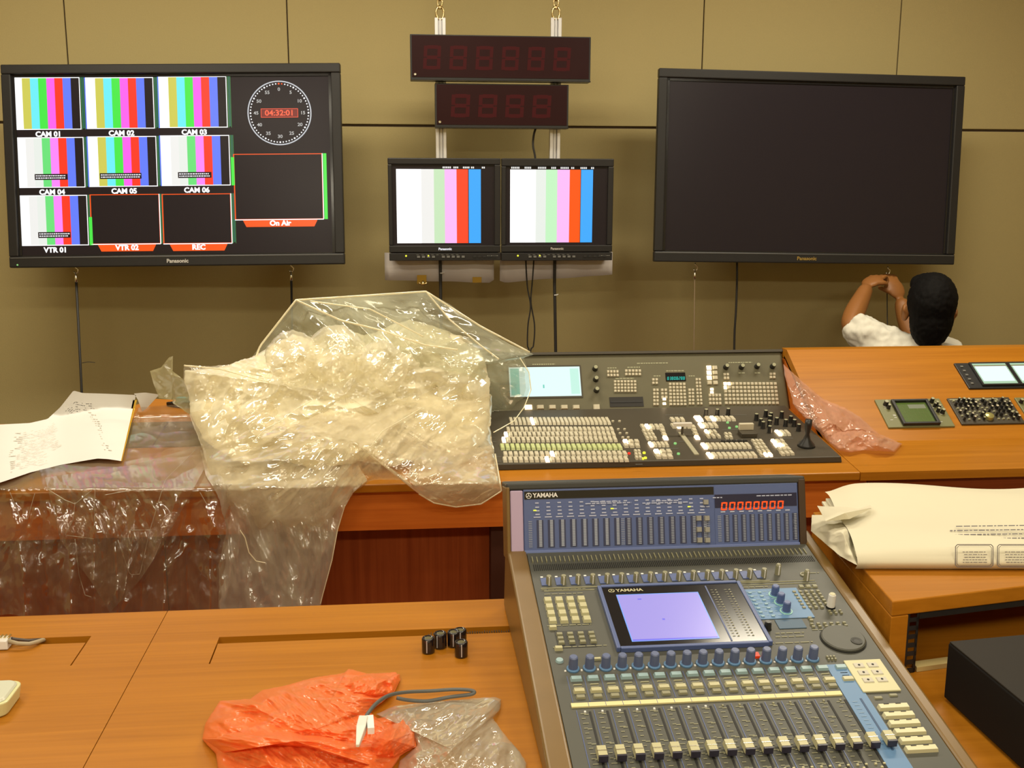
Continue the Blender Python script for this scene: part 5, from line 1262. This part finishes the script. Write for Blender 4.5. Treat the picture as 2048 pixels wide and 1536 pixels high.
# clear film draped over the left of the desk
dr = thing('plastic_drape', 'clear plastic film draped over the left front edge of the rear desk', 'plastic sheet', loc=(0, 0, 0))
def drape(x0, x1, ytop, ybot, seed, dy, kx, name='film'):
    nx, ny = 160, 110; X, Y_ = np.meshgrid(np.linspace(0, 1, nx), np.linspace(0, 1, ny)); X = X.ravel(); T = Y_.ravel()
    yt = np.interp(X, *ytop); yb = np.interp(X, *ybot); px = x0(T)+(x1(T)-x0(T))*X; py = yt+(yb-yt)*T; P = np.stack([px, py], 1)
    fall = np.clip((py-975)/220, 0, 1)
    base = np.where(py < 978, deskY(P)-.035, 2.478)
    tri = np.abs(((X*kx+seed*.37+.08*np.sin(T*5)) % 1.0)-.5)*2
    fold = tri*.075*fall + .006*np.clip(1-fall*9, 0, 1)
    pocket = crumple(P, .014, seed, 3, .5, aniso=(1, .6))*.040*np.clip(fall*2+.16, 0, 1)
    W = atY(P, base-dy-fold-np.abs(pocket))
    F_ = []
    for j in range(ny-1):
        for i in range(nx-1): a = j*nx+i; F_.append((a, a+1, a+nx+1, a+nx))
    return MB().add(W, F_).build(name, M['film_drape'], dr, smooth=True)
drape(lambda t_: -40+0*t_, lambda t_: 470-20*t_, ([0, .55, .62, 1], [965, 905, 815, 800]), ([0, .12, .2, .35, .5, .7, 1], [1235, 1228, 1235, 1240, 1235, 1240, 1238]), 3, .004, 5.3)
drape(lambda t_: 90+30*t_, lambda t_: 440-120*t_, ([0, .5, 1], [955, 930, 880]), ([0, .3, .5, .8, 1], [1080, 1160, 1225, 1160, 1100]), 8, .03, 3.4)
for pts in ([(20, 985), (40, 1035), (55, 1038), (70, 985)], [(90, 975), (130, 1000), (150, 1008), (190, 975)], [(150, 1005), (146, 1040), (130, 1070), (190, 1078)], [(190, 980), (188, 1060)], [(210, 990), (235, 985), (300, 975)],
            [(262, 1060), (300, 1060)], [(236, 1080), (260, 1150), (280, 1148), (300, 1060), (330, 960), (400, 890)], [(150, 1078), (158, 1150), (170, 1190), (185, 1195)], [(400, 985), (420, 1020)]):
    P = resample(pts+pts[::-1], 100)[:50]; Yv = np.where(P[:, 1] < 975, deskY(P)-.06, 2.43); MB().tube([tuple(w_) for w_ in atY(P, Yv)], .0008, 5).build('crease', M['film_tail'], dr, smooth=True)

# ---------------------------------------------------------------- pinkish bag on the sloping wood, right of the switcher
M['film_pink'] = film('pinkish_film', (.85, .50, .36), .42, rough=.10, bump=.5, scale=20, edge=.3, gl=1.8)
pk = [(1566, 728), (1580, 740), (1610, 768), (1650, 800), (1690, 815), (1722, 835), (1760, 868), (1806, 888), (1790, 905), (1730, 900), (1700, 905), (1675, 900), (1640, 868), (1610, 835), (1586, 808), (1578, 780), (1568, 750)]
def pos_pink(P, e):
    W1 = onplane(P, FI.O, FI.n, .008); W2 = onplane(P, FS.O, FS.n, .010)
    use = (W1[:, 1] < FI.O[1]+.01)
    h = .035*np.sqrt(np.clip(e, 0, 1))+crumple(P, .022, 61, 3, .5)*.016*np.clip(e*5+.1, 0, 1)
    A1 = onplane(P, FI.O, FI.n, .006+h); A2 = onplane(P, FS.O, FS.n, .006+h)
    return np.where((A1[:, 1] > FI.O[1])[:, None], A1, A2)
pb = polar_sheet('plastic_bag', pk, (1668, 850), pos_pink, 240, 60, M['film_pink'], None, wob=.8)
tag(pb, 'pinkish crumpled plastic bag on the sloping wood right of the switcher', 'plastic bag')

# ---------------------------------------------------------------- paper sheet on the left
M['paper'] = mat('white_paper', (.72, .71, .68), .7, noise=.03, nscale=6); M['yedge'] = mat('yellow_paper_edge', (.75, .50, .05), .6); M['pink_ink'] = mat('faint_ink', (.55, .50, .42), .7)
def strip_sheet(top, bot, n, m_, hf, off_=0.0):
    T = np.array(top, float); B = np.array(bot, float); U_ = np.linspace(0, 1, n)
    def rs(Q): L_ = np.r_[0, np.cumsum(np.hypot(*np.diff(Q, axis=0).T))]; L_ /= L_[-1]; return np.stack([np.interp(U_, L_, Q[:, 0]), np.interp(U_, L_, Q[:, 1])], 1)
    T = rs(T); B = rs(B); P = np.vstack([T+(B-T)*k for k in np.linspace(0, 1, m_)]); U2 = np.tile(U_, m_); V2 = np.repeat(np.linspace(0, 1, m_), n)
    W = hf(P, U2, V2); F_ = []
    for j in range(m_-1):
        for i in range(n-1): a = j*n+i; F_.append((a, a+n, a+n+1, a+1))
    return W, F_
sheet = thing('paper_sheet', 'large white printed paper sheet curling over the left end of the rear desk', 'paper', loc=(0, 0, 0))
def pap_pos(h):
    def f(P, U2, V2):
        W = onplane(P, FS.O, FS.n, .022+h+.012*np.sin(U2*9)*(1-V2*.5)); 
        Y = np.minimum(W[:, 1], 3.05)
        return atY(P, Y)
    return f
top = [(-40, 851), (60, 846), (95, 838), (120, 815), (147, 781), (165, 786), (200, 787), (272, 790)]
bot = [(-40, 978), (10, 962), (60, 945), (120, 930), (165, 922), (195, 917), (215, 918), (242, 922)]
W, F_ = strip_sheet(top, bot, 70, 40, pap_pos(0)); MB().add(W, F_).build('sheet', M['paper'], sheet, smooth=True)
W, F_ = strip_sheet([(268, 787), (290, 785), (319, 789)], [(276, 800), (284, 823), (292, 818)], 12, 8, pap_pos(-.010)); MB().add(W, F_).build('folded_corner', M['paper'], sheet, smooth=True)
W, F_ = strip_sheet([(266, 800), (274, 800)], [(240, 922), (244, 922)], 4, 30, pap_pos(.0015)); MB().add(W, F_).build('yellow_edge', M['yedge'], sheet)
# printed lines following the sheet
mb = MB(); fp = pap_pos(.0012)
for j in range(22):
    for c_ in range(2):
        v = .16+j*.033; u0 = .06+c_*.42+.015*j*.3; u = u0
        while u < u0+.30-(.1 if c_ == 0 and j > 15 else 0):
            l = random.uniform(.008, .03)
            if random.random() < .55:
                def at(uu, vv):
                    tp_ = np.array([np.interp(uu, np.linspace(0, 1, 8), [p[k] for p in top]) for k in (0, 1)]); bt_ = np.array([np.interp(uu, np.linspace(0, 1, 8), [p[k] for p in bot]) for k in (0, 1)]); return tp_+(bt_-tp_)*vv
                Q = np.array([at(u, v), at(u+l, v), at(u+l, v+.008), at(u, v+.008)])
                if Q[:, 0].max() < 255: mb.add(fp(Q, np.array([u, u+l, u+l, u]), np.array([v]*4)), [(0, 3, 2, 1)])
            u += l+.008
tag(mb.build('print', M['pink_ink'], sheet), kind='stuff')

# ---------------------------------------------------------------- folded paper bundle on the pod
bd = thing('paper_bundle', 'thick folded white printed paper lying on top of the rack pod', 'paper', loc=(0, 0, 0))
M['npap'] = mat('cream_newsprint', (.70, .66, .50), .75, noise=.04, nscale=8); M['nink'] = mat('grey_ink', (.13, .12, .13), .7)
f0 = UZ(1716, 1138, PZ+.001); f1_ = UZ(1622, 1072, PZ+.004); f2_ = UZ(1640, 1012, PZ+.055)
q_ = UZ(2048, 1139, PZ+.001)-f0; ex = q_[:2]/np.linalg.norm(q_[:2]); ed = np.array([exd[0], exd[1]])
O2 = f0[:2]
Lb = float(np.linalg.norm(f1_[:2]-f0[:2]))
nb = 44
def bundle_pt(u, s, hs=1.0):
    """u metres to the right, s 0..1 around: front fold then top going back"""
    if s < .25: a = (s/.25)*math.pi/2; y = .014*(1-math.sin(a)); z = .014+.0-.014*math.cos(a)+s*0; z = .026*(s/.25); y = -.010*math.sin(math.pi*(s/.25))
    else: k = (s-.25)/.75; y = k*.33; z = .026+.020*math.sin(k*math.pi*.75)+.006*math.sin(k*9+u*5)
    return y, z
V = []; nu, ns = 60, 40
for i in range(nu):
    for j in range(ns):
        s = j/(ns-1); u = i/(nu-1)*.60; y, z = bundle_pt(u, s)
        k = max(0, (s-.25)/.75)
        lef = math.exp(-(u/.03)**2)
        xx = u - .005*lef + k*(.045) ; z = z*(1-.35*lef*k) + .006*math.sin(u*14)*k + .02*k*k*(u/.6)**2
        p = O2+ex*xx+ed*y; V.append((p[0], p[1], PZ+.0015+z))
F_ = [(i*ns+j, (i+1)*ns+j, (i+1)*ns+j+1, i*ns+j+1) for i in range(nu-1) for j in range(ns-1)]
MB().add(V, F_).build('top_fold', M['npap'], bd, smooth=True)
# layered left end and back
for L_, (dz, dl) in enumerate(((.0, .0), (.007, .006), (.014, -.004), (.020, .003))):
    pts = [O2+ex*(.004+dl), O2+ex*.58, O2+ex*.60+ed*.31, O2+ed*.30+ex*(.03+dl)]
    MB().prism([tuple(p) for p in pts], PZ+.0012+dz, PZ+.0062+dz).build('leaf', M['npap'], bd, bevel=.001)
cor = [(1622, 1062), (1624, 1030), (1650, 1030), (1735, 1015), (1745, 1040), (1716, 1100), (1714, 1130), (1680, 1112)]
def pos_cor(P, e): return onplane(P, np.array([0, 0, PZ]), np.array([0, 0, 1.0]), .012+.03*np.clip(e, 0, 1)+crumple(P, .02, 71, 2, .5)*.008*np.clip(e*4, 0, 1))
polar_sheet('folded_corner', cor, (1685, 1065), pos_cor, 120, 24, M['npap'], bd, wob=.3)
cor2 = [(1634, 1012), (1690, 1014), (1725, 1019), (1742, 1010), (1744, 1016), (1700, 1038), (1652, 1042)]
def pos_cor2(P, e): return onplane(P, np.array([0, 0, PZ]), np.array([0, 0, 1.0]), .050+.012*np.clip(e, 0, 1))
polar_sheet('folded_corner', cor2, (1690, 1026), pos_cor2, 100, 16, M['npap'], bd, wob=.3)
def on_bundle(px, py, front):
    # point on the front fold or the top
    P = np.array([[px, py]], float)
    if front:
        nrm = np.array([-ed[0]*.9, -ed[1]*.9, .25]); nrm /= np.linalg.norm(nrm); O = np.array([O2[0]-ed[0]*.0150, O2[1]-ed[1]*.0150, PZ]); return onplane(P, O, nrm, 0)[0]
    nrm = np.array([0, -.16, 1.0]); nrm /= np.linalg.norm(nrm); O = np.array([O2[0], O2[1], PZ+.034]); return onplane(P, O, nrm, 0)[0]
def seg2(mb, x0, y0, x1, y1, w_, front):
    dx, dy = x1-x0, y1-y0; l = math.hypot(dx, dy) or 1; nx_, ny_ = -dy/l*w_/2, dx/l*w_/2
    mb.add([tuple(on_bundle(a+sx*nx_, b+sx*ny_, front)) for a, b, sx in ((x0, y0, -1), (x1, y1, -1), (x1, y1, 1), (x0, y0, 1))], [(0, 1, 2, 3)])
mb = MB()
for (xa, xb) in ((1911, 1986), (1995, 2070)):
    for off_, w_ in ((0, 1.6), (3, 1.0)):
        a, b, c, d = xa+off_, xb-off_, 1089+off_*.8, 1134-off_*.8
        for q in ((a+4, c, b-4, c), (b, c+4, b, d-4), (b-4, d, a+4, d), (a, d-4, a, c+4), (a, c+4, a+4, c), (b-4, c, b, c+4), (b, d-4, b-4, d), (a+4, d, a, d-4)): seg2(mb, *q, w_, True)
    for k in range(5):
        y = 1104+k*5.2; x = xa+14+random.uniform(0, 4)
        while x < xb-14: l = random.uniform(3, 9); seg2(mb, x, y, min(x+l, xb-12), y, 1.3, True); x += l+1.6
tag(mb.build('boxed_print', M['nink'], bd), kind='stuff')
mb = MB()
for k, (xa, xb) in enumerate(((1912, 2060), (1900, 2060), (1888, 2060), (1895, 2060))):
    y = 1053+k*8.4; x = xa
    while x < xb: l = random.uniform(4, 13); seg2(mb, x, y-(x-1888)*.014, x+l, y-(x+l-1888)*.014, 2.0, False); x += l+2.4
tag(mb.build('print', M['nink'], bd), kind='stuff')

# ---------------------------------------------------------------- things on the front desk
def deskP(px, py): return UZ(px, py, ZD)
caps = [((857, 1309), 1.0, 'glossy black knob cap at the left end of the row'), ((881, 1299), 1.0, 'glossy black knob cap, second from the left, beside the slot'), ((908, 1296), .95, 'black knob cap in the middle of the cluster, farthest back'), ((921, 1292), .95, 'black knob cap at the back right of the cluster'), ((923, 1317), 1.0, 'black knob cap nearest the viewer, right end of the cluster')]
capm = None
for (p, s, lab) in caps:
    P = deskP(*p); t = thing('knob_cap', lab, 'knob', loc=(P[0], P[1]+.008, ZD+.0005), group='loose black knob caps')
    if capm is None:
        mb = MB(); mb.lathe(0, 0, [(.0098, 0), (.0104, .002), (.0104, .0225), (.0095, .0245), (.0080, .0250), (.0072, .0236), (.003, .0234)], 24); capm = mb.mesh('shell', mat('glossy_black_cap', (.008, .006, .008), .12, coat=.5), True)
        mb = MB(); mb.box(-.0008, .0008, -.0112, -.0100, .003, .023); mark = mb.mesh('pointer_line', mat('pale_pointer', (.45, .42, .42), .4))
        mb = MB(); mb.lathe(0, 0, [(.0060, .0236), (.0050, .0242)], 16); disc = mb.mesh('top_disc', mat('olive_cap_disc', (.12, .11, .05), .35))
    place('shell', capm, t); place('pointer_line', mark, t, rot=(0, 0, random.uniform(-.6, .1))); place('top_disc', disc, t)

M['obag'] = film('orange_bag_film', (1.0, .245, .06), .92, rough=.22, bump=.35, scale=14, edge=.2, gl=1.2)
ob = thing('plastic_bag', 'crumpled orange plastic bag lying at the front of the desk', 'plastic bag', loc=(0, 0, 0))
og = [(404, 1478), (412, 1445), (440, 1402), (500, 1398), (525, 1380), (570, 1372), (620, 1356), (690, 1346), (698, 1338), (735, 1348), (765, 1346), (792, 1343), (801, 1358), (790, 1385), (765, 1405), (738, 1424), (762, 1440), (808, 1426), (830, 1462), (832, 1492), (800, 1512), (770, 1560), (600, 1600), (480, 1600), (440, 1560), (432, 1508)]
def pos_bag(maxh, seed, s=.016, amp=.012, an=(1, 1), ang=0.0):
    def f(P, e):
        h = .003+maxh*np.power(np.clip(e, 0, 1), .6)+(crumple(P, s, seed, 3, .5, aniso=an, ang=ang)*amp)*np.clip(e*6, 0, 1)
        g = np.abs(np.sin(((P[:, 1]-1400)*.9-(P[:, 0]-420)*.36)*.035))*.014*np.clip((700-P[:, 0])/200, 0, 1)*np.clip(e*6, 0, 1)
        return onplane(P, np.array([0, 0, ZD]), np.array([0, 0, 1.0]), np.maximum(h+(g if maxh > .02 else 0), .002))
    return f
polar_sheet('bag_film', og, (630, 1460), pos_bag(.035, 81, an=(1, 2.2), ang=.35), 400, 110, M['obag'], ob, wob=.8)
polar_sheet('folded_roll', [(404, 1478), (440, 1462), (560, 1450), (700, 1470), (780, 1490), (770, 1540), (620, 1500), (520, 1495), (440, 1505)], (590, 1482), pos_bag(.055, 85, .02, .012, (.5, 2), .05), 240, 50, M['obag'], ob, wob=.6)
polar_sheet('folded_roll', [(690, 1352), (765, 1346), (800, 1348), (800, 1362), (785, 1388), (740, 1400), (690, 1392), (680, 1370)], (745, 1372), pos_bag(.035, 86, .03, .012), 160, 30, M['obag'], ob, wob=.6)
polar_sheet('folded_roll', [(740, 1470), (780, 1450), (810, 1432), (831, 1465), (831, 1492), (790, 1515), (745, 1520), (730, 1500)], (780, 1480), pos_bag(.05, 87, .03, .012), 160, 30, M['obag'], ob, wob=.6)
M['film_bag'] = film('clear_bag_film', (.66, .62, .48), .50, rough=.10, bump=.8, scale=16, edge=.4, gl=4)
cb = polar_sheet('clear_plastic_bag', [(752, 1428), (790, 1412), (850, 1406), (905, 1400), (990, 1394), (1003, 1398), (1000, 1420), (985, 1436), (1015, 1475), (1040, 1505), (1054, 1526), (1050, 1600), (780, 1600), (800, 1520), (835, 1490), (815, 1450)], (905, 1500), pos_bag(.028, 91, .014, .016), 320, 80, M['film_bag'], None, wob=.8)
tag(cb, 'clear crumpled plastic bag beside the orange bag on the front desk', 'plastic bag')
# grey cable loop with white tag
cbl = thing('grey_cable', 'short looped dark grey cable with a white connector, lying on the orange bag', 'cable', loc=(0, 0, 0))
pts = [(728, 1440, .05), (738, 1424, .055), (755, 1405, .05), (780, 1390, .04), (815, 1384, .03), (860, 1382, .022), (905, 1379, .02), (938, 1380, .02), (949, 1384, .018), (940, 1389, .015), (900, 1394, .01), (855, 1402, .01), (815, 1400, .015), (790, 1395, .02)]
W = [UZ(x, y, ZD+h) for x, y, h in pts]; Q = []
for i in range(len(W)-1):
    p0 = W[max(i-1, 0)]; p1 = W[i]; p2 = W[i+1]; p3 = W[min(i+2, len(W)-1)]
    for k in range(5): t_ = k/5; Q.append(.5*((2*p1)+(-p0+p2)*t_+(2*p0-5*p1+4*p2-p3)*t_**2+(-p0+3*p1-3*p2+p3)*t_**3))
MB().tube(Q, .0026, 8).build('sheath', mat('grey_cable_sheath', (.10, .105, .10), .45), cbl, smooth=True)
a = Vector(UZ(727, 1438, ZD+.054)); b = Vector(UZ(715, 1492, ZD+.050)); MB().tube([a, a+(b-a)*.4, b], [.008, .0085, .003], 4).build('white_connector', mat('white_connector_plastic', (.7, .68, .62), .4), cbl, bevel=.001)
a2 = Vector(UZ(740, 1436, ZD+.052)); b2 = Vector(UZ(742, 1462, ZD+.052)); MB().tube([a2, b2], [.006, .006], 4).build('white_connector', M['white'], cbl)
# left connector and cord in the slot
lc_ = thing('connector_cable', 'beige cable end with a shiny clear connector at the left slot of the front desk', 'cable', loc=(0, 0, 0))
W = [UZ(x, y, ZD+h) for x, y, h in ((16, 1282, .012), (35, 1287, .010), (58, 1288, .008), (74, 1284, .006), (86, 1280, .002), (90, 1281, -.02))]
MB().tube(W, .0035, 8).build('sheath', mat('beige_cable', (.40, .32, .20), .5), lc_, smooth=True)
W = [UZ(x, y, ZD+h) for x, y, h in ((14, 1275, .012), (30, 1278, .010), (56, 1281, .006), (84, 1279, .002))]
MB().tube(W, .0025, 8).build('sheath', mat('dark_cable_strand', (.08, .06, .05), .5), lc_, smooth=True)
p = UZ(5, 1286, ZD+.008); mb = MB(); mb.box(p[0]-.014, p[0]+.012, p[1]-.012, p[1]+.014, ZD+.001, ZD+.016, top=.85); mb.build('connector', mat('translucent_plug', (.72, .70, .66), .15), lc_, bevel=.002)
mb = MB()
for k in range(4): mb.box(p[0]-.010+k*.006, p[0]-.007+k*.006, p[1]+.0, p[1]+.012, ZD+.0155, ZD+.0175)
mb.build('contacts', M['brass'], lc_)
# pale rounded case at the left border
pc = UZ(-22, 1415, ZD)
tb = thing('plastic_case', 'pale cream rounded plastic case cut off by the left border', 'container', loc=(pc[0], pc[1], ZD))
def rrect(w_, d, r, n=6):
    P = []
    for cx_, cy_, a0 in ((w_-r, d-r, 0), (-w_+r, d-r, 90), (-w_+r, -d+r, 180), (w_-r, -d+r, 270)):
        for k in range(n+1): a = R_(a0+90*k/n); P.append((cx_+r*math.cos(a), cy_+r*math.sin(a)))
    return P
M['creamp'] = mat('cream_plastic', (.66, .66, .36), .35)
MB().prism(rrect(.034, .034, .014), .001, .022, top=rrect(.037, .037, .015)).build('body', M['creamp'], tb, bevel=.002)
MB().prism(rrect(.033, .033, .013), .0222, .026, top=rrect(.030, .030, .012)).build('lid', mat('pale_lid', (.62, .64, .52), .3), tb, bevel=.001)
